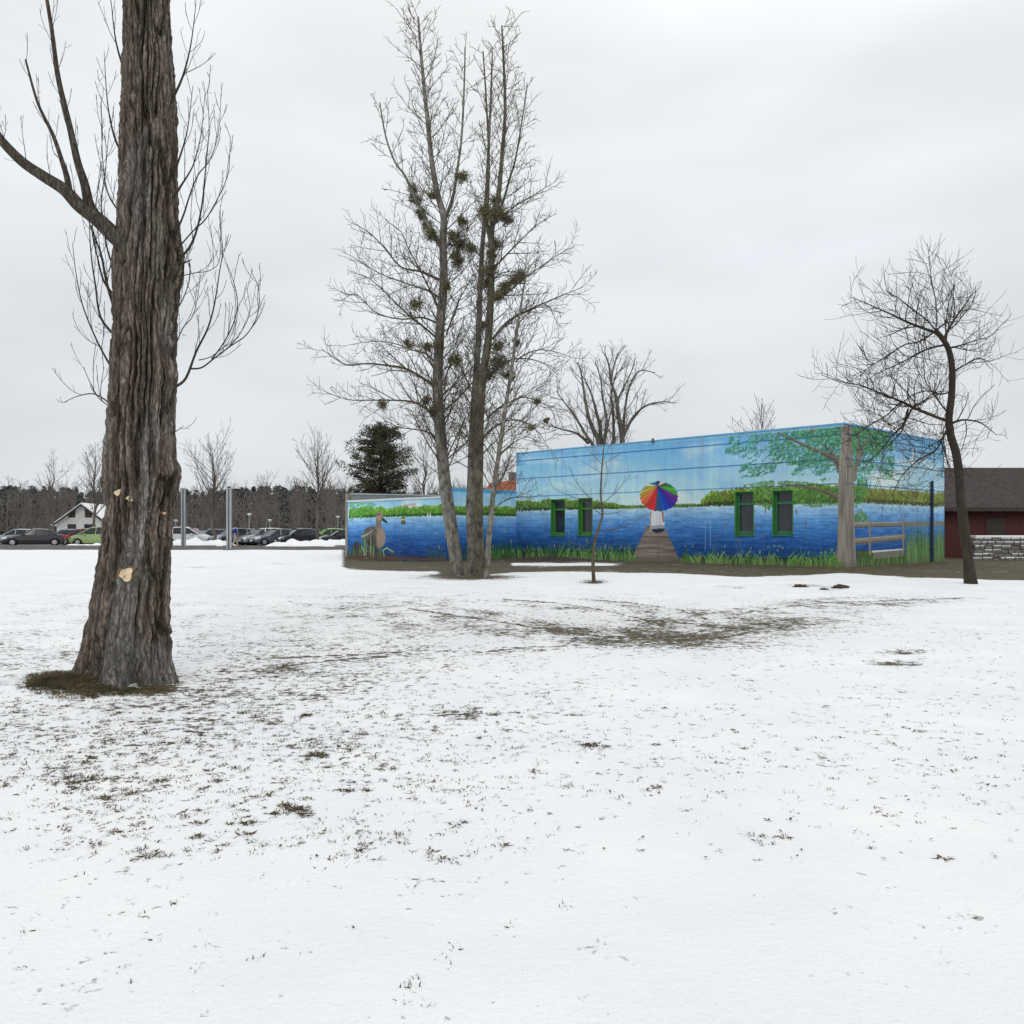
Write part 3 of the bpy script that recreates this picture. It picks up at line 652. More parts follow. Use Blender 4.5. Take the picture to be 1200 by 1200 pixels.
# duck
DB = (112, 102, 92)
E_.ell(439, 632, .88, .62, (128, 112, 100), soft=.12); E_.ell(434.5, 626, .70, .42, (92, 86, 80), soft=.12); E_.ell(435, 634, .6, .40, (64, 58, 56), soft=.3)
E_.poly([(424, 631), (427, 622), (436, 616), (441, 618), (436, 626), (430, 634), (424, 636)], (88, 84, 82)); E_.stroke([(424, 629), (431, 626), (437, 621)], .05, .02, (190, 186, 178), .7)
E_.ell(446.5, 630, .46, .60, (150, 132, 116), soft=.3); E_.ell(438.5, 644, .38, .28, (60, 56, 56), soft=.3)
E_.poly([(440, 620), (440.3, 612), (440.2, 605), (449, 605), (447, 612), (447, 620)], (118, 106, 92)); E_.ell(444.6, 604.6, .32, .23, (146, 132, 114), soft=.15); E_.ell(443.2, 602.8, .24, .10, (96, 86, 74), .8, soft=.4)
E_.poly([(447.3, 605.5), (450, 607.5), (454.5, 611.8), (454.6, 613.2), (450.5, 612.2), (447.6, 610)], (44, 46, 54)); E_.ell(446.2, 603.6, .03, .03, (20, 20, 20))
for _ in range(120): E_.dab(*E_.uz(random.gauss(443, 4), random.gauss(628, 6)), .04, np.array([124, 112, 102])*random.uniform(.75, 1.2), .7)
E_.reeds(421, 447, 26, .7, 1.9, -.1, pal=((84, 150, 60), (120, 176, 90), (60, 120, 50), (190, 206, 170)), wd=.02, lean=.15)
E_.stroke([(450, 652), (449, 645), (453, 642), (461, 647)], .035, .03, (150, 186, 130)); E_.stroke([(430, 655), (427, 648), (424, 640)], .04, .02, (196, 206, 190))
E_.reeds(410, 420, 26, .3, .9, -.1); E_.reeds(500, 524, 60, .3, 1.2, -.1, pal=((40, 80, 70), (60, 106, 70)), wd=.013)
E_.poly([(470, 613.5), (475.3, 614), (475, 608), (473.5, 605.5), (471, 605.5), (470.3, 608)], (92, 106, 66)); E_.poly([(470, 612), (475.3, 612.5), (475.3, 614.5), (470, 614)], (90, 70, 64)); E_.stroke([(470.6, 609), (474.6, 609)], .03, .03, (206, 200, 120))
for x in (501, 504): E_.poly([(x, 600), (x+1.6, 606), (x-.8, 606)], (214, 222, 226), .9)
for px, py in ((511, 624), (514.5, 641), (522, 629), (472.5, 620)): E_.cattail(px, py, (172, 150, 100))
E_.stroke([(0, .06), (E_.L, .0)], .05, .05, (120, 52, 48), .8, False)
o = E_.mesh('wall', root); o['label'] = 'low annex wall with the painted duck'

# frames of reference on the walls
def wpt(cv, u, z, off=0.0):
    nrm = np.array([cv.d[1], -cv.d[0]])        # outward (towards the viewer)
    p = cv.O+cv.d*u+nrm*off; return Vector((p[0], p[1], z))
def wbox(mb, cv, u0, u1, z0, z1, o0, o1, m=0):
    pts = [wpt(cv, u, z, o_) for z in (z0, z1) for (u, o_) in ((u0, o1), (u1, o1), (u1, o0), (u0, o0))]
    n = len(mb.v); mb.v += [tuple(p) for p in pts]
    for q in ((0, 3, 2, 1), (4, 5, 6, 7), (0, 1, 5, 4), (1, 2, 6, 5), (2, 3, 7, 6), (3, 0, 4, 7)): mb.f.append(tuple(n+i for i in q)); mb.m.append(m)
for k, (u0, u1, z0, z1) in enumerate(holes):
    mb = MB(); dp = -.27
    wbox(mb, A, u0-.012, u0+.03, z0, z1, dp, .004); wbox(mb, A, u1-.03, u1+.012, z0, z1, dp, .004)
    wbox(mb, A, u0-.012, u1+.012, z1, z1+.03, dp, .004)
    wo = mb.build('window', M['frame_green'], root)
    if k < 2: wo['label'] = 'green framed window left of the painted jetty'
    mb = MB(); wbox(mb, A, u0-.03, u1+.03, z0-.05, z0+.0, dp, .05); mb.build('sill', M['frame_teal'], wo)
    mb = MB(); zm = z1-(z1-z0)*.27; f0, f1 = dp+.03, dp+.11
    wbox(mb, A, u0+.031, u0+.13, z0+.001, z1-.001, f0, f1); wbox(mb, A, u1-.10, u1-.031, z0+.001, z1-.001, f0, f1)
    wbox(mb, A, u0+.131, u1-.101, z0+.001, z0+.16, f0, f1-.004); wbox(mb, A, u0+.131, u1-.101, z1-.08, z1-.002, f0, f1-.004); wbox(mb, A, u0+.131, u1-.101, zm-.05, zm+.05, f0, f1-.002)
    mb.build('frame', M['frame_teal'] if k > 1 else M['frame_green'], wo)
    mb = MB(); wbox(mb, A, u0+.1, u1-.07, z0+.1, z1-.05, dp, dp+.035); pn = mb.build('pane', M['pane'], wo)
# parapets, roof
mb = MB()
for cv in (A, B): wbox(mb, cv, -.03 if cv is A else -.02, cv.L+.03, ZT, ZT+.06, -.35, .03)
mb.build('coping', M['blue_flash'], root)
mb = MB(); q4 = [(CL[0], CL[1]), (CM[0], CM[1]), (CR[0], CR[1]), (CR[0]+CL[0]-CM[0], CR[1]+CL[1]-CM[1])]
mb.poly([(x, y, ZT-.25) for x, y in q4])
mb.poly([(q4[3][0], q4[3][1], -.3), (q4[0][0], q4[0][1], -.3), (q4[0][0], q4[0][1], ZT), (q4[3][0], q4[3][1], ZT)])
mb.poly([(q4[2][0], q4[2][1], -.3), (q4[3][0], q4[3][1], -.3), (q4[3][0], q4[3][1], ZT), (q4[2][0], q4[2][1], ZT)])
mb.build('roof', M['roofdark'], root)
# annex body: side, low roof with a tapering grey upstand and white eave trim
mb = MB(); back = Vector((AL[0]+5.2, AL[1]+5.2, 0))
mb.quad((AL[0], AL[1], -.3), (back.x, back.y, -.3), (back.x, back.y, 3.0), (AL[0], AL[1], 3.0)); mb.build('side_wall', M['concrete'], root)
mb = MB(); mb.poly([(AL[0], AL[1], 3.0), (AX[0], AX[1], 3.0), (CL[0], CL[1], 3.02), (back.x, back.y, 3.02)])
mb.build('annex_roof', M['roofdark'], root)
mb = MB(); n0 = -.12
pts = [wpt(E_, .15, 3.08, n0), wpt(E_, E_.L-.5, 3.08, n0), wpt(E_, E_.L-.5, 3.13, n0), wpt(E_, .15, 3.43, n0)]
mb.prism(pts, wpt(E_, 0, 0, -.2)-wpt(E_, 0, 0, 0)); o = mb.build('upstand', M['roofgrey'], root)
mb = MB(); p0, p1 = wpt(E_, .1, 3.47, n0+.03), wpt(E_, E_.L-.45, 3.15, n0+.03)
mb.tube([p0, p1], [.045, .03], 6); mb.build('ridge_trim', M['steel'], root)
mb = MB(); wbox(mb, E_, -.02, E_.L+.02, 3.02, 3.11, -.1, .05); mb.build('eave_trim', M['white_trim'], root)
mb = MB(); wbox(mb, E_, -.22, .0, -.2, 3.5, -.25, .02); mb.build('corner_pillar', M['concrete'], root)
mb = MB(); wbox(mb, C_, 0, C_.L-.03, 3.45, 3.53, -.3, .03); mb.build('coping', M['blue_flash'], root)
mb = MB(); wbox(mb, C_, .3, C_.L-.03, 3.02, 3.45, -.3, -.02); mb.build('parapet', M['concrete'], root)
u_, _ = B.uz(1090, 600); mb = MB(); mb.tube([wpt(B, u_, .05, .09), wpt(B, u_, 3.62, .09)], [.065, .065], 8)
for z in (.6, 1.9, 3.2): mb.tube([wpt(B, u_, z, .09), wpt(B, u_, z+.06, .09)], [.085, .085], 8)
mb.build('downpipe', M['navy'], root)
u_, _ = A.uz(765.5, 520); mb = MB(); wbox(mb, A, u_-.04, u_+.05, ZT-.07, ZT+.13, .0, .07); mb.build('floodlight', M['steel_dark'], root)

# ---------------------------------------------------------------- tree machinery
UP = Vector((0, 0, 1))
def rvec(rng): return Vector((rng.gauss(0, 1), rng.gauss(0, 1), rng.gauss(0, 1))).normalized()
def smooth(pts, k=4):
    out_ = []
    n = len(pts)
    for i in range(n-1):
        p0 = pts[max(0, i-1)]; p1 = pts[i]; p2 = pts[i+1]; p3 = pts[min(n-1, i+2)]
        for j in range(k):
            t_ = j/k; out_.append(.5*((2*p1)+(p2-p0)*t_+(2*p0-5*p1+4*p2-p3)*t_*t_+(3*p1-p0-3*p2+p3)*t_**3))
    out_.append(pts[-1]); return out_
def grow(mb, p, d, L, r, lv, P_, rng):
    q = P_[lv]; n = q['seg']; st = L/n; pts = [p.copy()]; rad = [r]; d = d.copy()
    bend = rvec(rng)*q.get('bend', .0)
    for i in range(n):
        d = (d+rvec(rng)*q['wig']+UP*q['up']+bend).normalized(); p = p+d*st; pts.append(p.copy()); rad.append(max(q.get('rmin', .004), r*(1-(1-q.get('tip', .3))*(i+1)/n)))
    mb.tube(pts, rad, q['n'], cap=(r > .02))
    if lv+1 < len(P_): spawn(mb, pts, rad, lv+1, P_, rng)
def spawn(mb, pts, rad, lv, P_, rng, start=None, mult=1.0, Lref=None):
    q = P_[lv]; segL = [(pts[i+1]-pts[i]).length for i in range(len(pts)-1)]; L = sum(segL)
    cnt = max(1, int(L*q['dens']*mult+rng.random())); s0 = q['start'] if start is None else start
    az = rng.uniform(0, 6.28)
    for c in range(cnt):
        t_ = s0+(1-s0)*(c+rng.random())/cnt; s_ = t_*L; i = 0
        while i < len(segL)-1 and s_ > segL[i]: s_ -= segL[i]; i += 1
        f = min(1, s_/max(1e-6, segL[i])); p = pts[i].lerp(pts[i+1], f); tn = (pts[i+1]-pts[i]).normalized(); rl = rad[i]+(rad[i+1]-rad[i])*f
        az += 2.4+rng.uniform(-.7, .7); o1 = tn.orthogonal().normalized(); o2 = tn.cross(o1)
        side = o1*math.cos(az)+o2*math.sin(az); an = R(rng.uniform(*q['ang'])); dd = (tn*math.cos(an)+side*math.sin(an)+UP*q.get('lift', 0)).normalized()
        LL = (Lref or L)*q['len']*(1-q.get('fall', .55)*t_)*rng.uniform(.55, 1.25); LL = max(q.get('lmin', .05), min(q.get('lmax', 99), LL))
        rr = max(q.get('rmin', .004), min(rl*q.get('rf', .6), LL*q.get('rl', .018)))
        grow(mb, p, dd, LL, rr, lv, P_, rng)
def limb(mb, pxs, Y, dY, r0, r1, n=6, k=4):
    m_ = len(pxs); pts = [P(x, y, Y+dY*(i/(m_-1))) for i, (x, y) in enumerate(pxs)]; pts = smooth(pts, k); m_ = len(pts)
    rad = [r0+(r1-r0)*(i/(m_-1))**.8 for i in range(m_)]; mb.tube(pts, rad, n); return pts, rad
def leafball(mb, c, r, n, size, rng, flat=1.0):
    for _ in range(n):
        d = rvec(rng); q = c+Vector((d.x, d.y, d.z*flat))*r*(rng.random()**.45); a = rvec(rng)*size; b = rvec(rng).cross(a).normalized()*size*.35
        mb.v += [tuple(q-a), tuple(q+b), tuple(q+a), tuple(q-b)]; k = len(mb.v); mb.f.append((k-4, k-3, k-2, k-1)); mb.m.append(0)

# ---------------------------------------------------------------- poplar in the foreground
PY_ = 7.6
prof = [(830, 92, 205), (812, 93, 205), (800, 96, 201), (785, 99, 197), (750, 104, 195), (700, 112, 195), (650, 120, 197), (620, 124, 198), (600, 126, 199), (575, 126, 205), (560, 125, 207), (545, 127, 204), (500, 130, 202), (450, 133, 203), (400, 133, 203), (360, 135, 205), (325, 136, 209), (305, 137, 211), (285, 139, 209),
        (260, 143, 207), (220, 144, 205), (187, 143, 205), (100, 146, 202), (0, 150, 197), (-120, 155, 190), (-300, 162, 182), (-500, 168, 176)]
ppm = F/PY_
zs = np.array([H+(HY-y)/ppm for y, _, _ in prof]); cx = np.array([((a+b)/2-600)/ppm for _, a, b in prof]); rr_ = np.array([(b-a)/2/ppm for _, a, b in prof])
nz_, nt_ = 900, 300
Zp = np.linspace(-.15, 8.8, nz_); TH = np.linspace(0, 2*np.pi, nt_)
Cx = np.interp(Zp, zs, cx); Rr = np.interp(Zp, zs, rr_)
ker = np.ones(25)/25
for _ in range(2): Cx = np.convolve(np.pad(Cx, 12, 'edge'), ker, 'valid'); Rr = np.convolve(np.pad(Rr, 12, 'edge'), ker, 'valid')
ZZ, TT = np.meshgrid(Zp, TH, indexing='ij'); 
ring = TT/(2*np.pi)          # 0..1
wx = (fbm(ring*8, ZZ*2.6, 21, 4, 8)-.5)*1.5; tw = ZZ*.10
def per(k, zsc, seed, oz=0, wamp=1.0): return vn((ring+tw*.12)*k+wx*wamp*k/28, ZZ*zsc+oz+wx*.8, seed, k)
g1 = np.abs(per(36, 1.5, 31)-.5)*2; g2 = np.abs(per(66, 3.0, 35, 7)-.5)*2; g3 = np.abs(per(120, 9, 39, 3)-.5)*2
plate = ss(.0, .42, g1)*.55+ss(.0, .45, g2)*.35+ss(0, .6, g3)*.10
smoothz = ss(.56, .70, fbm(ring*6+.3, ZZ*.9, 44, 3, 6))         # weathered smoother zones
lump = (fbm(ring*5, ZZ*1.3, 47, 3, 5)-.5)
disp = .066*(plate-.8)*(1-.6*smoothz)+.045*lump+.012*(per(80, 12, 51)-.5)*(1-.5*smoothz)+.014*(per(150, 26, 53)-.5)
flute = np.exp(-np.clip(ZZ, 0, 9)/.30)*(.075*np.cos(TT*5+1.1)+.03*np.cos(TT*9+.4)+.03); disp = disp+flute
# knobs (burrs)
def knob(th, z, rt, rz, h): 
    global disp
    dth = np.angle(np.exp(1j*(TT-th))); disp = disp+h*np.exp(-(dth/rt)**2-((ZZ-z)/rz)**2)
def zpy(y): return H+(HY-y)/ppm
# theta: 0 = +X (right), -pi/2 = towards the camera (-Y)
knob(0.0-.25, zpy(556), .42, .13, .055); knob(math.pi+.2, zpy(562), .4, .16, .04); knob(-.15, zpy(440), .3, .10, .05); knob(0.0, zpy(306), .5, .16, .03); knob(math.pi-.3, zpy(300), .5, .2, .03); knob(-.1, zpy(745), .25, .09, .025); knob(-1.1, zpy(365), .5, .3, -.02)
Xp = Cx[:, None]+(Rr[:, None]+disp)*np.cos(TT); Yp = PY_+(Rr[:, None]*.95+disp)*np.sin(TT)
Xp[:, -1] = Xp[:, 0]; Yp[:, -1] = Yp[:, 0]
ridge = np.clip(plate, 0, 1)[..., None]
colA = np.array([.030, .020, .014])*(1-ridge**1.6)+np.array([.185, .152, .125])*ridge**1.6     # dark brown in the furrows, grey weathered plates
grey = np.array([.21, .203, .19])*(.45+.55*ridge); streak = (ss(.6, .82, per(34, 1.3, 61))*ss(.45, .7, fbm(ring*5, ZZ*1.1, 66, 2, 5)))[..., None]
colA = colA*(1-smoothz[..., None]*.75)+grey*smoothz[..., None]*.75; colA = colA*(1-streak*.6)+np.array([.30, .29, .28])*streak*.6
moss = (ss(.62, .8, fbm(ring*7, ZZ*2.2, 71, 3, 7)))[..., None]*.35; colA = colA*(1-moss)+np.array([.09, .085, .045])*moss
pop = world_root('poplar_tree', (float(Cx[20]), PY_, 0)); tag(pop, 'thick old poplar with deeply furrowed bark and pale pruning wounds, nearest tree', 'tree')
# reverse order for outward normals
V = np.stack([Xp, Yp, ZZ], -1)
grid_mesh('trunk', V, M['poplar'], pop, col=colA)
# pruning wounds
def wound(px, py, pts_r, name='pruning_scar', seed=1):
    rng = random.Random(seed); z = zpy(py); i = int(np.argmin(abs(Zp-z))); xx = (px-600)/ppm; th = -math.acos(max(-1, min(1, (xx-Cx[i])/Rr[i])))
    j = int(((th % (2*math.pi))/(2*math.pi))*(nt_-1)); c0 = Vector(V[i, j]); nrm = Vector((math.cos(th), math.sin(th), 0)); side = Vector((-math.sin(th), math.cos(th), 0))
    loc = disp[max(0, i-8):i+9, max(0, j-6):j+7]; c0 = c0+nrm*(float(np.percentile(loc, 80)-disp[i, j])+.003)
    mb = MB(); n = 22; f1, f2, f3 = [rng.uniform(0, 6.28) for _ in range(3)]; ra = [pts_r[0]*(1+.2*math.sin(2*k*2*math.pi/n+f1)+.16*math.sin(3*k*2*math.pi/n+f2)+.1*math.sin(5*k*2*math.pi/n+f3)) for k in range(n)]; rb = pts_r[1]/pts_r[0]
    for sc_, off, nm, mt in ((1.3, -.008, 'bark_rim', 'scar_rim'), (1, .006, name, 'cutwood')):
        mb = MB(); ringp = [c0+side*(ra[k]*sc_*math.cos(k*2*math.pi/n))+UP*(ra[k]*sc_*rb*math.sin(k*2*math.pi/n))+nrm*(off) for k in range(n)]
        inner = [c0+(q-c0)*.6-nrm*(.004) for q in ringp]; back_ = [c0+(q-c0)*.9-nrm*.04 for q in ringp]; k0 = len(mb.v)
        mb.v += [tuple(q) for q in inner+ringp+back_]
        mb.f.append(tuple(range(n))); mb.m.append(0)
        for k in range(n):
            k2 = (k+1) % n; mb.f += [(n+k, n+k2, k2, k), (2*n+k, 2*n+k2, n+k2, n+k)]; mb.m += [0, 0]
        yield mb, nm, mt
for a in ((155, 579, (.024, .028), 1), (168, 586, (.026, .018), 5), (165, 672, (.058, .046), 6), (197, 602, (.010, .012), 4)):
    parts = list(wound(a[0], a[1], a[2], seed=a[3])); r_ = parts[0][0].build('pruning_scar', M['scar_rim'], pop); 
    c = parts[1][0].build('cut_face', M['cutwood']); c.parent = r_; c.matrix_parent_inverse = r_.matrix_parent_inverse.copy() if False else Matrix.Identity(4)
    c.matrix_parent_inverse = (Matrix.Translation(pop.location) @ r_.matrix_parent_inverse).inverted()
# limbs and shoots
rng = random.Random(12)
SH = [None, dict(seg=6, wig=.13, up=.22, n=4, dens=7, start=.12, ang=(25, 60), len=.42, fall=.5, rf=.45, rl=.010, rmin=.0022, lift=.25, lmax=.7),
      dict(seg=4, wig=.13, up=.15, n=3, dens=7, start=.15, ang=(25, 60), len=.4, rf=.6, rmin=.0016, lift=.2, lmax=.3)]
mbL = MB(); mbT = MB()
big = [([(166, 318), (150, 292), (132, 274), (113, 256), (92, 240), (75, 222), (50, 206), (22, 186), (-10, 150), (-40, 100)], -.1, .085, .03),
       ([(112, 254), (104, 238), (99, 215), (91, 190), (82, 150), (68, 90), (60, 30), (48, -40)], .1, .05, .012),
       ([(82, 232), (79, 210), (73, 190), (62, 158), (44, 120), (30, 70)], .2, .032, .008)]
for pxs, dY, r0, r1 in big:
    pts, rad = limb(mbL, pxs, PY_-.15, dY, r0, r1, 12, 5); spawn(mbT, pts, rad, 1, SH, rng, start=.2, mult=.8, Lref=1.1)
lb = mbL.build('limb', M['poplar'], pop, True)
ca = lb.data.color_attributes.new('paint', 'FLOAT_COLOR', 'POINT'); 
arr = np.ones((len(lb.data.vertices), 4), np.float32); arr[:, :3] = (.085, .072, .058); ca.data.foreach_set('color', arr.reshape(-1))
sh = [([(136, 366), (126, 335), (119, 300), (112, 280), (104, 258), (98, 225)], .3, .016), ([(136, 395), (118, 372), (112, 335), (107, 300), (105, 262), (107, 225)], .5, .013),
      ([(136, 440), (121, 414), (108, 387), (96, 355), (89, 320), (85, 286)], .1, .011), ([(133, 476), (112, 462), (92, 464), (76, 471)], -.3, .008), ([(112, 462), (104, 445), (98, 430)], -.2, .004), ([(134, 478), (120, 470), (118, 455), (122, 430)], .3, .006),
      ([(137, 350), (122, 330), (114, 300), (108, 270), (112, 240), (118, 205)], .6, .012), ([(137, 320), (128, 300), (122, 270), (119, 235), (124, 195), (128, 150)], .5, .010), ([(141, 250), (128, 230), (122, 205), (120, 180), (118, 120)], .4, .009),
      ([(206, 453), (218, 443), (230, 412), (243, 386), (251, 358), (257, 320), (261, 292), (257, 262)], .2, .014), ([(222, 432), (236, 431), (251, 420), (271, 405), (289, 392), (302, 368), (303, 338), (294, 317)], -.2, .009),
      ([(248, 421), (262, 402), (275, 375), (278, 350), (272, 325), (262, 300)], -.3, .007), ([(268, 407), (282, 390), (293, 365), (289, 338)], .0, .005), ([(233, 422), (247, 418), (266, 404), (280, 395)], .2, .005),
      ([(209, 304), (222, 290), (231, 268), (237, 238), (240, 208), (242, 187), (245, 150), (243, 105)], .3, .013), ([(204, 278), (215, 252), (222, 230), (232, 205), (246, 187), (256, 155), (259, 110)], .2, .010),
      ([(204, 232), (212, 218), (221, 204), (228, 189), (236, 155), (240, 110)], .1, .012), ([(208, 292), (225, 272), (240, 258), (250, 242), (259, 225), (267, 205), (269, 187), (270, 160)], -.3, .007),
      ([(202, 368), (212, 355), (221, 332), (223, 312), (219, 296)], .2, .007), ([(204, 410), (214, 385), (226, 370), (232, 345), (235, 322)], .4, .006), ([(205, 325), (228, 320), (248, 316), (258, 300), (258, 240)], .1, .005), ([(203, 205), (212, 180), (220, 150), (226, 100)], .2, .012),
      ([(140, 282), (146, 262), (152, 240), (160, 215), (176, 190)], -.35, .006), ([(150, 275), (165, 235), (172, 205), (190, 180)], -.4, .004), ([(200, 508), (207, 505), (215, 499)], -.2, .005), ([(209, 310), (216, 308), (225, 304)], -.1, .016),
      ([(146, 186), (134, 160), (126, 120), (122, 60)], .2, .014), ([(200, 120), (214, 90), (224, 50), (230, 0)], .2, .014), ([(148, 90), (136, 50), (130, 0)], .1, .014)]
for pxs, dY, r0 in sh:
    pts, rad = limb(mbT, pxs, PY_-.05, dY, r0, .0022, 5, 4); spawn(mbT, pts, rad, 1, SH, rng, start=.12, Lref=1.0, mult=1.0)
leafball(mbT, P(121, 385, 7.7), .07, 40, .012, rng); leafball(mbT, P(207, 390, 7.5), .07, 40, .012, rng)
mbT.build('twigs', M['twig_dark'], pop)

# ---------------------------------------------------------------- group of aspens with mistletoe
AP = [None, dict(seg=8, wig=.12, up=.05, n=5, dens=4.6, start=.05, ang=(35, 70), len=.36, fall=.62, rf=.5, rl=.011, rmin=.008, lift=.12, lmax=4.0, lmin=.5),
      dict(seg=5, wig=.16, up=.04, n=4, dens=3.6, start=.12, ang=(30, 60), len=.45, fall=.5, rf=.6, rl=.014, rmin=.006, lift=.12, lmax=1.5),
      dict(seg=3, wig=.2, up=.07, n=3, dens=7.6, start=.1, ang=(30, 65), len=.5, fall=.4, rf=.7, rmin=.0055, lift=.15, lmax=.65, lmin=.2)]
def aspen(px0, Y, tr, r0, r1, forks, limbs, label, mist, seed, nrand, tm='aspen', twig='twig', Lref=6.5, start=.32, name='aspen_tree', cat='tree', group=None):
    rng = random.Random(seed); base = G(px0[0], px0[1]); Y = base.y
    rt = world_root(name, base); tag(rt, label, cat, group)
    mbT_ = MB(); mbC = MB(); mbF = MB()
    m_ = len(tr); pts = smooth([P(x, y, Y) for x, y in tr], 5); pts[0].z = base.z-.12; n = len(pts)
    rad = [r1+(r0-r1)*(1-i/(n-1))**.85*(1+.35*max(0, 1-i/4)) for i in range(n)]
    mbT_.tube(pts, rad, 14); rng2 = random.Random(seed+9)
    for pxs, dY, ra, rb in forks:
        p2, r2 = limb(mbF, pxs, Y, dY, ra, rb, 8, 4); spawn(mbC, p2, r2, 1, AP, rng, start=.2, mult=.7, Lref=4.0)
    for pxs, dY, ra in limbs:
        p2, r2 = limb(mbC, pxs, Y, dY, ra, .008, 6, 4); spawn(mbC, p2, r2, 2, AP, rng, start=.12, mult=1.35, Lref=3.0)
    spawn(mbC, pts, rad, 1, AP, rng, start=start, mult=nrand, Lref=Lref)
    mbT_.build('trunk', M[tm], rt, True)
    if forks: mbF.build('limbs', M[tm], rt, True)
    mbC.build('crown', M[twig], rt)
    for (x, y, r_) in mist:
        r_ = r_*1.4
        mm_ = MB(); c = P(x, y, Y+rng.uniform(-.5, .3)); rm = r_/F*Y; k = int(80*(r_/9.)**1.6)+20; rg = random.Random(int(x*7+y))
        for _ in range(int(k*.4)):
            d = rvec(rg); e_ = c+Vector((d.x, d.y, d.z*.85))*rm*rg.uniform(.6, 1); mid = c.lerp(e_, .5)+rvec(rg)*rm*.15; mm_.tube([c, mid, e_], [.010, .006, .004], 3, False)
        for _ in range(5):
            bc_ = c+rvec(rg)*rm*rg.uniform(.25, .55); mm_.tube([c, c.lerp(bc_, .5), bc_], [.012, .009, .006], 3, False)
            leafball(mm_, bc_, rm*rg.uniform(.35, .75), int(k*.8), .034, rg, .9)
        mm_.build('mistletoe', M['mistle'], rt)
    return rt
aspen((533, 674), 28, [(536, 680), (536, 668), (529, 620), (522, 570), (517, 520), (514, 480), (513, 440), (516, 380), (520, 330), (519, 285), (520, 255), (513, 228), (506, 189), (500, 130), (494, 70), (490, 20)], .225, .03,
      [([(520, 258), (527, 243), (532, 225), (536, 198), (541, 160), (544, 100), (545, 55)], .3, .07, .02), ([(518, 290), (502, 263), (493, 245), (484, 226), (474, 205), (463, 190), (452, 160), (445, 120)], -.5, .07, .02)],
      [([(513, 455), (495, 443), (475, 432), (451, 428), (430, 426), (409, 428), (392, 420), (376, 408)], -1.5, .055), ([(513, 492), (498, 478), (484, 471), (460, 469), (432, 469), (406, 468), (379, 458)], -.8, .05), ([(514, 398), (494, 381), (475, 366), (454, 345), (432, 326), (415, 320)], .8, .045),
       ([(515, 328), (492, 318), (470, 313), (451, 291), (433, 273), (412, 260)], -.6, .045), ([(514, 362), (503, 338), (490, 312), (478, 290), (470, 272), (452, 258)], 1.2, .035), ([(523, 392), (538, 352), (548, 334), (557, 315)], .8, .03), ([(525, 288), (536, 276), (546, 266)], .2, .03),
       ([(513, 515), (500, 506), (484, 503), (465, 500), (448, 490)], .7, .035), ([(514, 430), (500, 415), (486, 411), (460, 402), (436, 400), (410, 404)], 1.6, .035), ([(513, 470), (526, 455), (540, 448)], .9, .03), ([(516, 350), (500, 340), (470, 330), (440, 318), (412, 300)], -1.8, .035),
       ([(513, 455), (520, 480), (530, 490), (540, 500)], -1, .02), ([(514, 380), (495, 372), (470, 374), (440, 366), (418, 345), (400, 352)], -1.0, .035)],
      'tall bare aspen with pale bark, leftmost trunk of the mistletoe hung group', [(488, 233, 8), (493, 252, 9), (505, 275, 10), (505, 228, 7), (540, 260, 8), (541, 286, 13), (537, 306, 10), (541, 206, 9), (490, 356, 8), (448, 474, 7), (502, 408, 7), (508, 482, 8), (484, 222, 7), (499, 262, 7), (530, 276, 7), (552, 292, 8), (533, 300, 7), (522, 336, 6), (512, 405, 8), (478, 402, 6), (500, 470, 6)], 3, 1.6, Lref=7.0, start=.18)
aspen((553, 674), 28, [(553, 680), (553, 660), (551, 600), (552, 560), (554, 500), (558, 440), (561, 390), (563, 330), (566, 280), (570, 230), (572, 187), (575, 120), (577, 60)], .15, .02, [],
      [([(556, 470), (545, 440), (537, 425), (530, 405)], -.6, .025), ([(555, 520), (540, 505), (528, 500)], -.9, .025)],
      'slender bare aspen in the middle of the mistletoe hung group', [(535, 423, 10), (565, 381, 7)], 4, .9, Lref=4.0, start=.2)
aspen((561, 675), 28, [(562, 680), (562, 660), (560, 600), (561, 540), (562, 490), (566, 440), (572, 400), (575, 350), (576, 300), (577, 260), (584, 230), (588, 187), (592, 130), (590, 70), (588, 30)], .175, .02,
      [([(576, 290), (571, 262), (572, 225), (573, 187), (570, 120), (566, 60)], -.3, .06, .02), ([(579, 262), (590, 235), (597, 210), (604, 187), (612, 140), (618, 100)], .4, .05, .015)],
      [([(577, 398), (590, 382), (602, 372), (622, 362), (640, 354), (662, 345), (684, 336)], -.6, .05), ([(579, 314), (594, 298), (610, 282), (626, 266), (642, 256)], .6, .04), ([(577, 352), (592, 345), (610, 330), (630, 315), (652, 300), (668, 290)], 1.0, .04),
       ([(571, 490), (586, 477), (604, 468), (622, 460), (640, 450)], .5, .04), ([(580, 262), (600, 244), (620, 232), (642, 218)], -.5, .03), ([(572, 440), (590, 425), (612, 420), (635, 425), (655, 440)], -1.2, .035), ([(562, 520), (580, 500), (602, 492), (625, 500), (640, 520)], -.9, .03),
       ([(576, 330), (588, 320), (604, 318)], -.9, .03)],
      'dark stemmed bare aspen, thickest of the mistletoe clumps on it', [(585, 248, 11), (570, 250, 12), (579, 286, 10), (574, 316, 11), (592, 336, 10), (611, 325, 9), (586, 426, 13), (582, 405, 8), (607, 402, 5), (594, 256, 9), (580, 236, 9), (577, 300, 8), (571, 332, 9), (584, 350, 8), (600, 330, 8), (594, 440, 8), (575, 440, 7)], 5, 1.5, 'aspen_moss', Lref=5.5, start=.2)
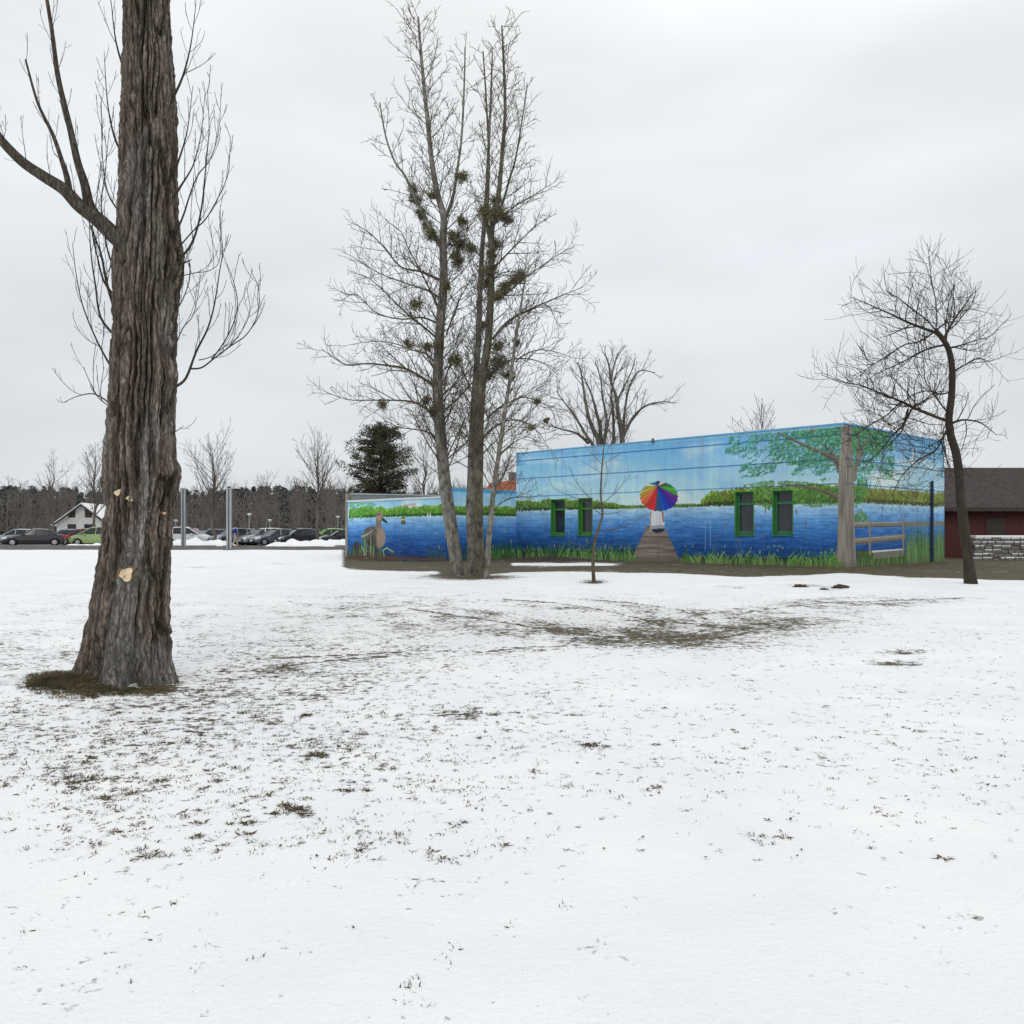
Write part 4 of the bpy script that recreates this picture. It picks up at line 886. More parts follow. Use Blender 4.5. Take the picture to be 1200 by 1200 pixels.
aspen((569, 676), 28, [(569, 680), (571, 660), (574, 620), (579, 570), (585, 530), (592, 480), (600, 430), (606, 385), (611, 355), (614, 335), (620, 310)], .095, .012, [],
      [([(604, 424), (616, 415), (632, 410), (650, 412), (667, 418)], -.4, .025), ([(586, 532), (600, 520), (618, 512), (634, 520)], -.5, .02), ([(593, 478), (610, 466), (630, 470), (646, 480), (652, 500)], .3, .022), ([(607, 380), (620, 366), (635, 356), (650, 366)], .5, .02), ([(577, 600), (592, 586), (612, 582), (625, 585)], -.4, .018)],
      'thin leaning young aspen on the right edge of the mistletoe hung group', [(622, 501, 5), (640, 492, 4), (630, 470, 4)], 6, 1.5, Lref=5.0, start=.25)

# ---------------------------------------------------------------- young tree in front of the mural
YT = [None, dict(seg=7, wig=.07, up=.06, n=4, dens=2.2, start=.3, ang=(40, 65), len=.3, fall=.4, rf=.5, rl=.008, rmin=.004, lift=.1, lmax=1.5),
      dict(seg=4, wig=.08, up=.08, n=3, dens=2.2, start=.25, ang=(30, 55), len=.4, rf=.6, rmin=.0038, lift=.2, lmax=.7)]
base = G(696, 681); yt = world_root('young_tree', base); tag(yt, 'young bare sapling on a bare earth patch in front of the mural windows', 'tree')
mb = MB(); mbc = MB(); Yq = base.y
pts = smooth([P(x, y, Yq) for x, y in ((696, 683), (695, 660), (697, 635), (702, 618), (706, 602), (704, 580), (705, 555), (706.5, 535), (708, 518), (707, 508))], 5); pts[0].z = base.z-.05
rad = [.055-.047*(i/(len(pts)-1))**.8 for i in range(len(pts))]; mb.tube(pts, rad, 8)
rng = random.Random(4)
for pxs, dY, r0 in (([(698, 622), (715, 621), (733, 617), (748, 609), (760, 600)], -.2, .018), ([(702, 602), (715, 602), (728, 599), (738, 596)], .3, .012), ([(704, 592), (718, 580), (730, 567), (743, 552)], .2, .012), ([(703, 596), (690, 582), (676, 566), (666, 545)], .1, .013),
                    ([(704, 603), (685, 588), (665, 580), (650, 572), (642, 560)], -.2, .012), ([(706, 545), (698, 536), (690, 528), (684, 520)], .1, .008), ([(706, 545), (716, 538), (726, 532)], .1, .008), ([(705, 555), (690, 545), (680, 540)], -.1, .007), ([(698, 628), (684, 640), (672, 636), (664, 632)], -.2, .007), ([(704, 580), (712, 560), (710, 540)], .2, .006), ([(706, 540), (712, 528), (717, 517)], 0, .006)):
    p2, r2 = limb(mbc, pxs, Yq, dY, r0, .004, 5, 4); spawn(mbc, p2, r2, 2, YT, rng, start=.15, mult=1.4, Lref=1.6)
mb.build('trunk', M['twig'], yt, True); mbc.build('crown', M['twig'], yt)

# ---------------------------------------------------------------- crooked tree at the right
RT = [None, dict(seg=8, wig=.22, up=.02, n=5, dens=2.2, start=.2, ang=(35, 75), len=.4, fall=.5, rf=.5, rl=.012, rmin=.006, lift=.0, lmax=2.6),
      dict(seg=6, wig=.22, up=.06, n=4, dens=3.0, start=.1, ang=(35, 75), len=.45, fall=.35, rf=.55, rmin=.0055, lift=.1, lmax=1.3, bend=.16),
      dict(seg=5, wig=.2, up=.12, n=3, dens=5.2, start=.1, ang=(30, 65), len=.6, fall=.3, rf=.6, rmin=.0042, lift=.3, lmax=.8, lmin=.25)]
base = G(1137, 684); rt_ = world_root('crooked_tree', base); tag(rt_, 'dark crooked bare tree with drooping branches at the right, beside the mural building', 'tree')
Yr = base.y; mb = MB(); mbc = MB(); rng = random.Random(31)
pts = smooth([P(x, y, Yr) for x, y in ((1138, 688), (1135, 660), (1130, 620), (1126, 585), (1124, 556), (1120, 530), (1114, 510), (1112, 490), (1115, 465), (1116, 440), (1114, 418), (1108, 402), (1097, 388))], 5); pts[0].z = base.z-.1
n = len(pts); rad = [.13-.07*(i/(n-1))+.05*max(0, 1-i/5) for i in range(n)]; mb.tube(pts, rad, 12)
for pxs, dY, r0 in (([(1097, 390), (1080, 384), (1060, 376), (1048, 370), (1030, 362), (1012, 354), (996, 348)], .5, .05), ([(1096, 388), (1078, 400), (1060, 404), (1045, 414), (1030, 424), (1015, 428)], -.6, .03), ([(1108, 404), (1090, 408), (1076, 414), (1062, 422), (1045, 430), (1028, 438), (1008, 450)], -.4, .04),
                    ([(1112, 494), (1090, 486), (1072, 478), (1050, 468), (1030, 460), (1010, 452), (985, 447), (962, 439)], -.8, .05), ([(1070, 478), (1085, 468), (1095, 460), (1114, 458)], .1, .035), ([(1068, 480), (1062, 492), (1056, 506), (1045, 518), (1034, 532)], -1.0, .038), ([(1064, 480), (1058, 498), (1044, 512), (1036, 524), (1020, 540), (1010, 552)], -1.2, .035),
                    ([(1112, 498), (1104, 515), (1096, 528), (1078, 538), (1062, 552), (1052, 566), (1046, 580)], -1.1, .035), ([(1114, 488), (1100, 470), (1090, 455), (1084, 445), (1082, 420), (1078, 395)], .8, .03), ([(1096, 388), (1098, 375), (1096, 350), (1092, 330), (1088, 300)], .4, .025), ([(1105, 400), (1112, 385), (1120, 372), (1130, 358), (1140, 345)], .2, .05),
                    ([(1112, 408), (1125, 405), (1140, 400), (1158, 396)], .3, .04), ([(1118, 435), (1130, 428), (1145, 420), (1160, 424)], -.3, .035), ([(1115, 496), (1130, 492), (1150, 496), (1168, 510)], -.4, .045), ([(1112, 460), (1100, 462), (1085, 458), (1065, 466), (1048, 482), (1035, 500)], -.8, .03), ([(1060, 404), (1050, 410), (1034, 420), (1016, 432), (1000, 440)], .4, .02), 
                    ([(1056, 470), (1040, 486), (1020, 498), (1000, 512), (985, 520)], -.4, .025), ([(1112, 498), (1106, 512), (1108, 530), (1110, 545)], -1.5, .025), ([(1098, 386), (1110, 378), (1122, 376)], .6, .03), ([(1108, 404), (1112, 380), (1116, 360), (1118, 330)], .5, .02), ([(1104, 520), (1110, 540), (1116, 560)], -.8, .02), ([(1097, 388), (1085, 374), (1068, 362), (1054, 350), (1040, 342)], -.5, .025)):
    p2, r2 = limb(mbc, pxs, Yr, dY, r0*.85, .007, 6, 4); spawn(mbc, p2, r2, 2, RT, rng, start=.1, mult=2.5, Lref=2.8)
mb.build('trunk', M['darkbark'], rt_, True); mbc.build('crown', M['twig_dark'], rt_)

# ---------------------------------------------------------------- trees further off
BT = [None, dict(seg=6, wig=.10, up=.08, n=4, dens=2.0, start=.0, ang=(30, 58), len=.75, fall=.45, rf=.55, rl=.018, rmin=.015, lift=.15, lmax=5.5),
      dict(seg=4, wig=.12, up=.06, n=3, dens=2.2, start=.18, ang=(25, 50), len=.45, fall=.4, rf=.6, rmin=.010, lift=.15, lmax=2.2),
      dict(seg=3, wig=.14, up=.06, n=3, dens=2.8, start=.15, ang=(25, 50), len=.45, fall=.4, rf=.6, rmin=.0075, lift=.15, lmax=1.0)]
def far_tree(px, pyb, Y, ytop, r0, label, seed, mult=1.0, start=.28, lref=None, twig='twig_far', bark='farbark', group=None, bend=0, name='bare_tree'):
    X = (px-600)/F*Y; z0 = float(gz(X, Y)); base = Vector((X, Y, z0)); rt = world_root(name, base); tag(rt, label, 'tree', group)
    top = H+(HY-ytop)/F*Y; h = top-z0; rng = random.Random(seed); pts = []; n = 9
    for i in range(n+1):
        pts.append(base+Vector((rng.gauss(0, .012*h)*(i > 0)+bend*i/n, rng.gauss(0, .012*h)*(i > 0), h*.93*i/n)))
    rad = [r0*(1-.86*i/n) for i in range(n+1)]; pts[0].z -= .1
    a = MB(); a.tube(pts, rad, 8); a.build('trunk', M[bark], rt, True)
    c = MB(); spawn(c, pts, rad, 1, BT, rng, start=start, mult=mult, Lref=lref or h*.62); c.build('crown', M[twig], rt); return rt
far_tree(250, 632, 74, 524, .16, 'rounded bare tree by the car park, between the two grey posts', 41, 1.9, .3, 6.2)
far_tree(372, 632, 75, 520, .17, 'tall narrow bare tree on the snow heap nearest the low annex', 42, 2.0, .28, 5.4)
far_tree(112, 620, 96, 526, .18, 'bare tree half hidden behind the poplar trunk, in front of the white house', 43, 1.4, .3, 6.5)
far_tree(62, 620, 100, 545, .16, 'smaller bare tree at the far left behind the car park', 44, 1.2, .3, 6)
far_tree(312, 620, 106, 560, .14, 'low bare tree behind the parked cars, right of the second post', 45, 1.6, .3, 5)
far_tree(402, 620, 108, 563, .14, 'bare tree rising just left of the dark pine', 46, 1.3, .3, 5)
far_tree(345, 620, 112, 566, .13, 'bare tree between the two big car park trees, at the wood edge', 57, 1.3, .3, 5)
far_tree(497, 620, 72, 523, .16, 'bushy bare tree right of the dark pine above the annex roof', 47, 1.7, .25, 5.2)
far_tree(585, 620, 74, 548, .15, 'bare tree behind the return wall of the mural building', 49, 1.5, .3, 5)
far_tree(892, 610, 62, 482, .14, 'bare tree whose twig tips show over the flat roof', 48, 1.6, .35, 5.5, twig='twig_far')
# many-stemmed tree behind the flat roof
Yb = 70; X0 = (708-600)/F*Yb; bs = world_root('spreading_tree', (X0, Yb, float(gz(X0, Yb)))); tag(bs, 'wide many stemmed bare tree rising above the middle of the flat roof', 'tree')
mb = MB(); mbc = MB(); rng = random.Random(77)
ST = [None, None, dict(seg=5, wig=.13, up=.07, n=4, dens=1.7, start=.15, ang=(25, 50), len=.36, fall=.4, rf=.6, rmin=.018, lift=.15, lmax=3.0), dict(seg=4, wig=.16, up=.05, n=3, dens=2.4, start=.2, ang=(25, 55), len=.5, fall=.3, rf=.6, rmin=.011, lift=.15, lmax=1.3), dict(seg=3, wig=.2, up=.02, n=3, dens=3.0, start=.2, ang=(25, 60), len=.6, fall=.2, rf=.7, rmin=.008, lmax=.6, lmin=.25)]
b0 = (706, 640)
for pxs, r0, dY in (([(710, 640), (709, 590), (702, 521), (696, 505), (690, 490), (686, 470), (683, 450), (680, 432), (676, 425)], .30, 0), ([(700, 540), (695, 522), (688, 512), (680, 498), (672, 485), (660, 470), (652, 458)], .18, -.6), ([(712, 640), (710, 560), (704, 520), (703, 500), (698, 480), (694, 465), (688, 450), (682, 440)], .26, .5),
                    ([(712, 640), (712, 560), (708, 520), (711, 500), (710, 485), (706, 465), (704, 445), (698, 425)], .22, -.4), ([(712, 600), (714, 540), (719, 519), (719, 500), (718, 480), (716, 462), (722, 440), (730, 430)], .2, .8), ([(716, 640), (722, 570), (729, 518), (727, 500), (724, 482), (722, 465), (716, 448), (714, 430), (710, 418), (706, 412)], .30, 0),
                    ([(728, 520), (731, 510), (740, 492), (748, 482), (760, 474), (775, 471), (786, 471)], .17, -.5), ([(730, 515), (731, 495), (733, 475), (737, 455), (744, 440), (752, 434), (768, 437)], .14, .5), ([(723, 470), (728, 460), (736, 444), (744, 426)], .12, 0), ([(708, 520), (714, 490), (718, 475)], .12, -.5), ([(690, 520), (676, 508), (662, 504), (650, 500), (644, 495)], .12, .4), ([(716, 450), (718, 435), (722, 420), (726, 412)], .10, 0)):
    p2, r2 = limb(mb, pxs, Yb, dY, r0, .03, 7, 3); st_ = max(0, sum(1 for q in p2 if q.z < 8)/len(p2)); spawn(mbc, p2, r2, 2, ST, rng, start=st_, mult=1.0, Lref=7)
mb.build('trunk', M['farbark'], bs, True); mbc.build('crown', M['twig_far'], bs)
# pine
def conifer(px, Y, yt, wpx, label, seed, m='pine', name='pine_tree', round_=True, n=105, cat='tree', par=None):
    rng = random.Random(seed); X = (px-600)/F*Y; z0 = float(gz(X, Y)); h = H+(HY-yt)/F*Y-z0; w_ = wpx/F*Y/2
    rt = world_root(name, (X, Y, z0)); tag(rt, label, cat)
    a = MB(); a.tube([Vector((X, Y, z0-.1)), Vector((X, Y, z0+h*.5)), Vector((X+.1, Y, z0+h*.94))], [.24, .16, .04], 8); c = MB()
    for k in range(n):
        t_ = .22+.78*(k+.5)/n; zz = z0+h*t_; rr = w_*(math.sin(math.pi*min(1, (1-t_)*1.15+.06))**.55 if round_ else (1-t_)*1.25); az = k*2.4+rng.uniform(-.4, .4); L = rr*rng.uniform(.65, 1.08)
        e_ = Vector((X+L*math.cos(az), Y+L*math.sin(az), zz+rng.uniform(0, .35)*L*.6)); s_ = Vector((X, Y, zz-L*.12)); a.tube([s_, s_.lerp(e_, .5)-UP*.04*L, e_], [.05, .035, .015], 4, False)
        for q in range(5):
            f = .3+.7*q/4; cc = s_.lerp(e_, f)+rvec(rng)*.2*L*.5; leafball(c, cc, rng.uniform(.35, .6)*w_*.30+.12, 52, .12, rng, .62)
    leafball(c, Vector((X+.1, Y, z0+h*.95)), w_*.22, 60, .09, rng, 1)
    a.build('trunk', M['darkbark'], rt); c.build('crown', M[m], rt); return rt
conifer(446, 82, 501, 84, 'dark green pine standing behind the low annex roof', 9)
# wood at the back: bare trees in front, firs behind
rng = random.Random(2); wd = MB()
WT = [None, dict(seg=3, wig=.12, up=.07, n=3, dens=1.3, start=.1, ang=(25, 60), len=.45, fall=.4, rf=.55, rl=.016, rmin=.026, lift=.15, lmax=3.6, lmin=1.0),
      dict(seg=2, wig=.15, up=.05, n=3, dens=1.9, start=.15, ang=(25, 60), len=.5, fall=.3, rf=.6, rmin=.016, lift=.1, lmax=1.6, lmin=.5)]
for i in range(380):
    Y = rng.uniform(108, 150); px = rng.uniform(-40, 640) if i < 300 else rng.uniform(1040, 1290); X = (px-600)/F*Y
    ztop = H+(HY-rng.uniform(566, 590)+9*max(0, math.sin(px*.045+math.sin(px*.013)*3))*rng.random())/F*Y; z0 = float(gz(X, Y)); h = ztop-z0; p0 = Vector((X, Y, z0-.1)); pts = [p0]
    for k in range(4): pts.append(p0+Vector((rng.gauss(0, .15), rng.gauss(0, .15), h*.95*(k+1)/4)))
    rad = [.09, .07, .05, .035, .02]; wd.tube(pts, rad, 4, False); spawn(wd, pts, rad, 1, WT, rng, start=.04, mult=2.9, Lref=h*.6)
tag(wd.build('bare_wood', M['twig_wood']), 'brown bare wood along the back of the car park', 'wood', kind='stuff')
fd = MB()
for i in range(640):
    Y = rng.uniform(160, 205); px = rng.uniform(-60, 640) if i < 520 else rng.uniform(1030, 1300); X = (px-600)/F*Y
    yt_ = rng.uniform(573, 583)-3.0*math.sin(px*.021+1); h = H+(HY-yt_)/F*Y; z0 = .2; w_ = rng.uniform(2.4, 4.2)
    fd.tube([Vector((X, Y, z0)), Vector((X, Y, z0+h))], [.2, .04], 4, False)
    for k in range(120):
        t_ = rng.random()**.8; az = rng.uniform(0, 6.28); rr = w_*(1-t_)*rng.uniform(.35, 1)+.1; c = Vector((X+rr*math.cos(az), Y+rr*math.sin(az), z0+.3+(h-.3)*t_)); a = Vector((math.cos(az), math.sin(az), -.5))*rng.uniform(.3, .6); b = Vector((-math.sin(az), math.cos(az), rng.uniform(-.3, .3)))*rng.uniform(.3, .55)
        k0 = len(fd.v); fd.v += [tuple(c-a*.6), tuple(c+b), tuple(c+a), tuple(c-b)]; fd.f.append((k0, k0+1, k0+2, k0+3)); fd.m.append(0)
tag(fd.build('fir_wood', M['fir']), 'dark fir wood on the skyline behind the bare trees', 'wood', kind='stuff')

# ---------------------------------------------------------------- far houses and the shed
def house(name, cx_, Y, hw, depth, eave, ridge, wallm, roofm, label, rz=0, win=True):
    X = (cx_-600)/F*Y; z0 = float(gz(X, Y)); rt = empty(name, (X, Y, z0), rz); tag(rt, label, 'house')
    mb = MB(); mb.prism([(-hw, 0, -.2), (hw, 0, -.2), (hw, 0, eave), (0, 0, ridge), (-hw, 0, eave)], (0, depth, 0)); recal(mb.build('wall', M[wallm], rt))
    mb = MB(); ov = .45; th = .18; sl = (ridge-eave)/hw
    for s in (-1, 1):
        a = Vector((s*(hw+ov), -ov, eave-ov*sl+.02)); b = Vector((0, -ov, ridge+.02)); mb.prism([a, b, b+UP*th, a+UP*th], (0, depth+2*ov, 0))
    recal(mb.build('roof', M[roofm], rt))
    mb = MB(); mb.box((hw*.3, depth*.5, ridge-.9), (hw*.3+.5, depth*.5+.5, ridge+.9)); mb.build('chimney', M['stone'], rt)
    if win:
        for x in (-hw*.42, hw*.22):
            mb = MB(); mb.box((x-.5, -.04, .9), (x+.5, .05, 2.2)); f = mb.build('window', M['wood_dark'], rt); mb = MB(); mb.box((x-.4, -.06, 1.0), (x+.4, -.045, 2.1)); mb.build('pane', M['glass'], f)
            mb = MB(); mb.box((x-.42, -.04, 3.0), (x+.42, .05, 4.1)); mb.build('window', M['wood_dark'], rt)
        mb = MB(); mb.tube([Vector((-hw-.3, -.5, eave-.3)), Vector((0, -.5, ridge-.05)), Vector((hw+.3, -.5, eave-.3))], [.12, .12, .12], 4); mb.build('bargeboard', M['wood_dark'], rt)
    return rt
house('white_house', 97, 104, 3.1, 8, 2.3, 4.55, 'plaster', 'snow', 'white gabled house with snow on its roof, behind the parked cars at the left')
house('red_roofed_house', 613, 66, 1.3, 5, 3.4, 5.0, 'plaster', 'redtile', 'small house showing only its red tiled roof beside the tall mural wall', .5, False)
sx = (1106-600)/F*46; shd = empty('timber_shed', (sx-.2, 46, 0)); tag(shd, 'dark shed with brown roof and oxblood board wall beyond the mural corner', 'shed')
mb = MB(); mb.box((0, 0, -.2), (7, 5, 2.58)); mb.build('wall', M['shed_wall'], shd)
mb = MB(); mb.prism([(-.5, -.6, 2.45), (-.5, 2.5, 4.75), (-.5, 5.6, 2.45), (-.5, 5.6, 2.65), (-.5, 2.5, 4.95), (-.5, -.6, 2.65)], (8.2, 0, 0)); recal(mb.build('roof', M['shed_roof'], shd))
mb = MB(); mb.prism([(0, -.001, 2.58), (0, 2.5, 4.45), (0, 5, 2.58)], (.1, 0, 0)); mb.build('gable', M['shed_wall'], shd)
mb = MB(); mb.box((2.4, -.05, 0.1), (3.4, .0, 2.1)); d_ = mb.build('door', M['wood_dark'], shd); mb = MB(); mb.tube([Vector((3.25, -.09, 1.05)), Vector((3.25, -.09, 1.2))], [.02, .02], 6); mb.build('handle', M['steel'], d_)
# low stone wall with snow in front of it
sw = empty('stone_wall', (sx-.3, 42.5, 0)); tag(sw, 'low rubble stone wall capped with snow in front of the oxblood shed', 'wall')
rng = random.Random(8); mb = MB(); snm = MB()
for r_ in range(6):
    x = rng.uniform(-.2, .0)
    while x < 7:
        w_ = rng.uniform(.22, .5); z = -.05+r_*.19; o_ = rng.uniform(0, .07)
        mb.box((x+.012, -.2-o_, z), (x+w_-.012, .25, z+.178)); 
        if rng.random() < .75: snm.box((x+.02, -.23-o_, z+.13+rng.uniform(0, .03)), (x+w_-.03, -.17, z+.183+rng.uniform(0, .02)))
        x += w_
o = mb.build('stones', M['stone'], sw); bv = o.modifiers.new('bevel', 'BEVEL'); bv.width = .03; bv.segments = 2
snm.box((0, -.26, 1.10), (7, .3, 1.2)); o = snm.build('snow_cap', M['snow'], sw); bv = o.modifiers.new('bevel', 'BEVEL'); bv.width = .03; bv.segments = 2

# ---------------------------------------------------------------- posts, lamps, signs
def post(px, Y, yt, label):
    X = (px-600)/F*Y; z0 = float(gz(X, Y)); h = H+(HY-yt)/F*Y-z0; rt = empty('steel_post', (X, Y, z0), .12); tag(rt, label, 'post', 'grey channel posts at the road edge')
    mb = MB(); w_ = .155; mb.box((-w_, -.14, -.1), (-w_+.11, .14, h)); mb.box((w_-.11, -.14, -.1), (w_, .14, h)); mb.build('flange', M['steel'], rt)
    mb = MB(); mb.box((-w_+.111, -.05, -.1), (w_-.111, .05, h-.01)); mb.build('web', M['steel_dark'], rt)
    mb = MB(); mb.box((-w_-.02, -.16, h), (w_+.02, .16, h+.06)); mb.build('cap', M['steel'], rt)
    mb = MB(); mb.box((-.32, -.28, -.02), (.32, .28, .06)); mb.build('base_plate', M['steel_dark'], rt)
post(215, 64.5+3, 573, 'grey channel post just right of the poplar trunk, beside the white car')
post(268.5, 57.6, 573, 'grey channel post with the walker in blue behind it')
def lamp(px, Y, yt, label):
    X = (px-600)/F*Y; z0 = float(gz(X, Y)); h = H+(HY-yt)/F*Y-z0; rt = empty('park_lamp', (X, Y, z0)); tag(rt, label, 'lamp', 'small lamps behind the car park')
    mb = MB(); mb.tube([Vector((0, 0, -.1)), Vector((0, 0, h-.2))], [.05, .04], 6); mb.build('pole', M['steel'], rt)
    mb = MB(); mb.tube([Vector((0, 0, h-.25)), Vector((0, 0, h-.05)), Vector((0, 0, h))], [.12, .26, .10], 10); mb.build('lamp_head', M['lamp_white'], rt)
lamp(316, 99.5, 608.5, 'small white headed lamp behind the cars, between the second post and the tall narrow tree')
lamp(396, 99.5, 604.5, 'small white headed lamp just left of the annex pillar'); lamp(292, 103, 601.5, 'small white headed lamp nearest the second post'); lamp(206, 99, 609, 'small white headed lamp beside the poplar trunk')

# ---------------------------------------------------------------- cars
PAINT = {}
def paint(n, c, metal=.0):
    if n not in PAINT: PAINT[n] = mat('car_paint_'+n, c, .32, metal=metal, spec=.5, coat=.6)
    return PAINT[n]
def loft(mb, sts, m=0, caps=True):
    k = len(sts[0]); b0 = len(mb.v)
    for s in sts: mb.v += [tuple(p) for p in s]
    for i in range(len(sts)-1):
        for j in range(k-1):
            a = b0+i*k+j; mb.f.append((a, a+1, a+k+1, a+k)); mb.m.append(m)
    if caps:
        mb.f.append(tuple(b0+j for j in range(k))); mb.f.append(tuple(b0+(len(sts)-1)*k+j for j in reversed(range(k)))); mb.m += [m, m]
KIND = {  # length, width, (x, belt z), roofline (x, z) relative to the car's centre, front = +x
 'hatch': dict(L=4.0, W=1.72, top=[(-2.0, .62), (-1.93, .86), (-1.8, .92), (-1.2, .95), (.55, .95), (1.2, .90), (1.75, .76), (1.95, .60), (2.0, .45)], roof=[(-1.88, .90), (-1.62, 1.36), (-1.3, 1.47), (-.4, 1.52), (.1, 1.47), (.95, .93)]),
 'van': dict(L=4.1, W=1.75, top=[(-2.05, .65), (-2.0, .95), (-1.9, 1.0), (-1.2, 1.02), (.8, 1.0), (1.4, .94), (1.85, .80), (2.02, .62), (2.05, .45)], roof=[(-2.0, 1.0), (-1.86, 1.48), (-1.55, 1.6), (-.4, 1.65), (.25, 1.58), (1.3, .96)]),
 'estate': dict(L=4.6, W=1.78, top=[(-2.3, .60), (-2.24, .86), (-2.1, .92), (-1.2, .95), (.5, .94), (1.3, .88), (2.0, .74), (2.25, .58), (2.3, .42)], roof=[(-2.18, .90), (-1.85, 1.34), (-1.5, 1.43), (-.4, 1.48), (.05, 1.44), (.9, .92)]),
 'saloon': dict(L=4.6, W=1.78, top=[(-2.3, .62), (-2.26, .9), (-2.15, .95), (-1.5, .96), (.5, .94), (1.3, .87), (2.0, .74), (2.25, .58), (2.3, .42)], roof=[(-1.75, .94), (-1.1, 1.36), (-.7, 1.43), (-.2, 1.44), (.1, 1.41), (.95, .91)])}
def car(px, Y, head, kind, pname, col, label, metal=0):
    """head: direction of the bonnet in degrees, 0 = to the right, 180 = to the left, -90 = towards the viewer"""
    X = (px-600)/F*Y; z0 = float(gz(X, Y))+.03; rt = empty('parked_car', (X, Y, z0), R(head)); tag(rt, label, 'car', 'cars parked in the car park'); rt.scale = (1, 1, 1)
    K = KIND[kind]; hw = K['W']/2; pm = paint(pname, col, metal); L = K['L']/2; wx_ = (L-.78, -L+.75); mb = MB()
    tops = K['top']; xs = sorted(set([x for x, _ in tops]+list(np.linspace(-L+.05, L-.05, 34)))); sts = []
    for x in xs:
        zt = float(np.interp(x, [a for a, _ in tops], [b for _, b in tops])); e = max(0, (abs(x)/L-.82)/.18); w_ = hw*(1-.13*e*e); zb = .2+.10*e*e
        for wc in wx_:
            d = abs(x-wc)
            if d < .38: zb = max(zb, .08+math.sqrt(.38**2-d*d)*.95+.18)
        zb = min(zb, zt-.12)
        sts.append([(x, w_*.86, zb), (x, w_*.98, zb+.03), (x, w_, min(zt-.05, max(zb+.06, .5))), (x, w_*.97, zt-.05), (x, w_*.86, zt), (x, 0, zt+.025), (x, -w_*.86, zt), (x, -w_*.97, zt-.05), (x, -w_, min(zt-.05, max(zb+.06, .5))), (x, -w_*.98, zb+.03), (x, -w_*.86, zb), (x, w_*.86, zb)])
    loft(mb, sts); body = mb.build('body', pm, rt, False)
    # greenhouse: glass block under a painted roof with pillars
    rf = K['roof']; g = MB(); sts = []
    def ins(z): return hw*(.93-.22*max(0, (z-.9))/.6)
    xr = list(np.linspace(rf[0][0], rf[-1][0], 26))
    rz_ = lambda x: float(np.interp(x, [a for a, _ in rf], [b for _, b in rf])); bz = lambda x: float(np.interp(x, [a for a, _ in tops], [b for _, b in tops]))-.03
    for x in xr:
        zt = rz_(x)-.03; zb = bz(x); wt = ins(zt); w0 = ins(zb); sts.append([(x, w0, zb), (x, wt, max(zb+.005, zt-.03)), (x, wt-.06, max(zb+.01, zt)), (x, -wt+.06, max(zb+.01, zt)), (x, -wt, max(zb+.005, zt-.03)), (x, -w0, zb)])
    loft(g, sts); g.build('windows', M['glass'], rt)
    rb = MB(); roof = [(x, z) for x, z in rf if z > rf[0][1]+.25]; x0, x1 = roof[0][0]-.05, roof[-1][0]+.02; sts = []
    for x in np.linspace(x0, x1, 10):
        z = rz_(x)+.004; wt = ins(z-.03)+.012; sts.append([(x, wt, z-.10), (x, wt-.03, z-.02), (x, wt*.5, z+.02), (x, 0, z+.03), (x, -wt*.5, z+.02), (x, -wt+.03, z-.02), (x, -wt, z-.10)])
    loft(rb, sts, caps=False); ro = rb.build('roof', pm, rt); so_ = ro.modifiers.new('t', 'SOLIDIFY'); so_.thickness = .012
    for s in (-1, 1):
        for (xa, za, xb, zb) in ((rf[0][0]+.01, rf[0][1], rf[1][0], rf[1][1]), (rf[-1][0]-.02, rf[-1][1], rf[-2][0], rf[-2][1]), (-.15, .93, -.2, rz_(-.2)), (-1.15, .93, -1.2, rz_(-1.2)-.01)):
            pb = MB(); a = Vector((xa, s*(ins(za)+.004), za)); b = Vector((xb, s*(ins(zb)+.002), zb-.02)); pb.tube([a, a.lerp(b, .5), b], [.045, .04, .04], 5)
            pb.build('pillar', pm, rt)
        mb = MB(); mb.box((.62, min(s*(hw-.02), s*(hw+.16)), .93), (.78, max(s*(hw-.02), s*(hw+.16)), 1.07)); mb.build('mirror', pm, rt)
        mb = MB(); xh = L-.33; mb.prism([(xh, s*hw*.985, .60), (xh+.22, s*hw*.90, .57), (xh+.31, s*hw*.68, .56), (xh+.25, s*hw*.62, .70), (xh+.12, s*hw*.88, .75), (xh-.1, s*hw*.975, .77)], (.02, 0, .004)); mb.build('headlight', M['lamp_glass'], rt)
        mb = MB(); mb.box((-L-.015, min(s*hw*.60, s*hw*.93), .68), (-L+.22, max(s*hw*.60, s*hw*.93), .90)); mb.build('tail_light', M['tail'], rt)
    for wc in wx_:
        for s in (-1, 1):
            w = MB(); w.tube([Vector((wc, s*(hw-.20), .32)), Vector((wc, s*(hw-.17), .32)), Vector((wc, s*(hw-.02), .32)), Vector((wc, s*(hw), .32))], [.29, .32, .32, .28], 20); ww = w.build('wheel', M['tyre'], rt)
            r = MB(); r.tube([Vector((wc, s*(hw-.05), .32)), Vector((wc, s*(hw+.012), .32))], [.21, .19], 14); r.build('rim', M['rim'], ww)
    mb = MB(); mb.box((L-.05, -.55, .34), (L+.012, .55, .52)); gr = mb.build('grille', M['black_trim'], rt)
    mb = MB(); mb.box((L+.005, -.26, .38), (L+.03, .26, .49)); mb.build('number_plate', M['plate'], gr)
    mb = MB(); mb.box((-L-.02, -.26, .55), (-L+.02, .26, .66)); mb.build('number_plate', M['plate'], rt)
    mb = MB(); mb.box((-L+.1, -hw*.8, .16), (L-.15, hw*.8, .34)); mb.build('underbody', M['black_trim'], rt)
    return rt
DK = (.014, .018, .034); BK = (.012, .013, .017)
car(113, 75.5, 188, 'van', 'pale_green', (.30, .42, .17), 'pale green hatchback facing left, nearest car left of the poplar')
car(96, 81.5, 184, 'hatch', 'red', (.26, .02, .025), 'dark red hatchback behind the pale green car')
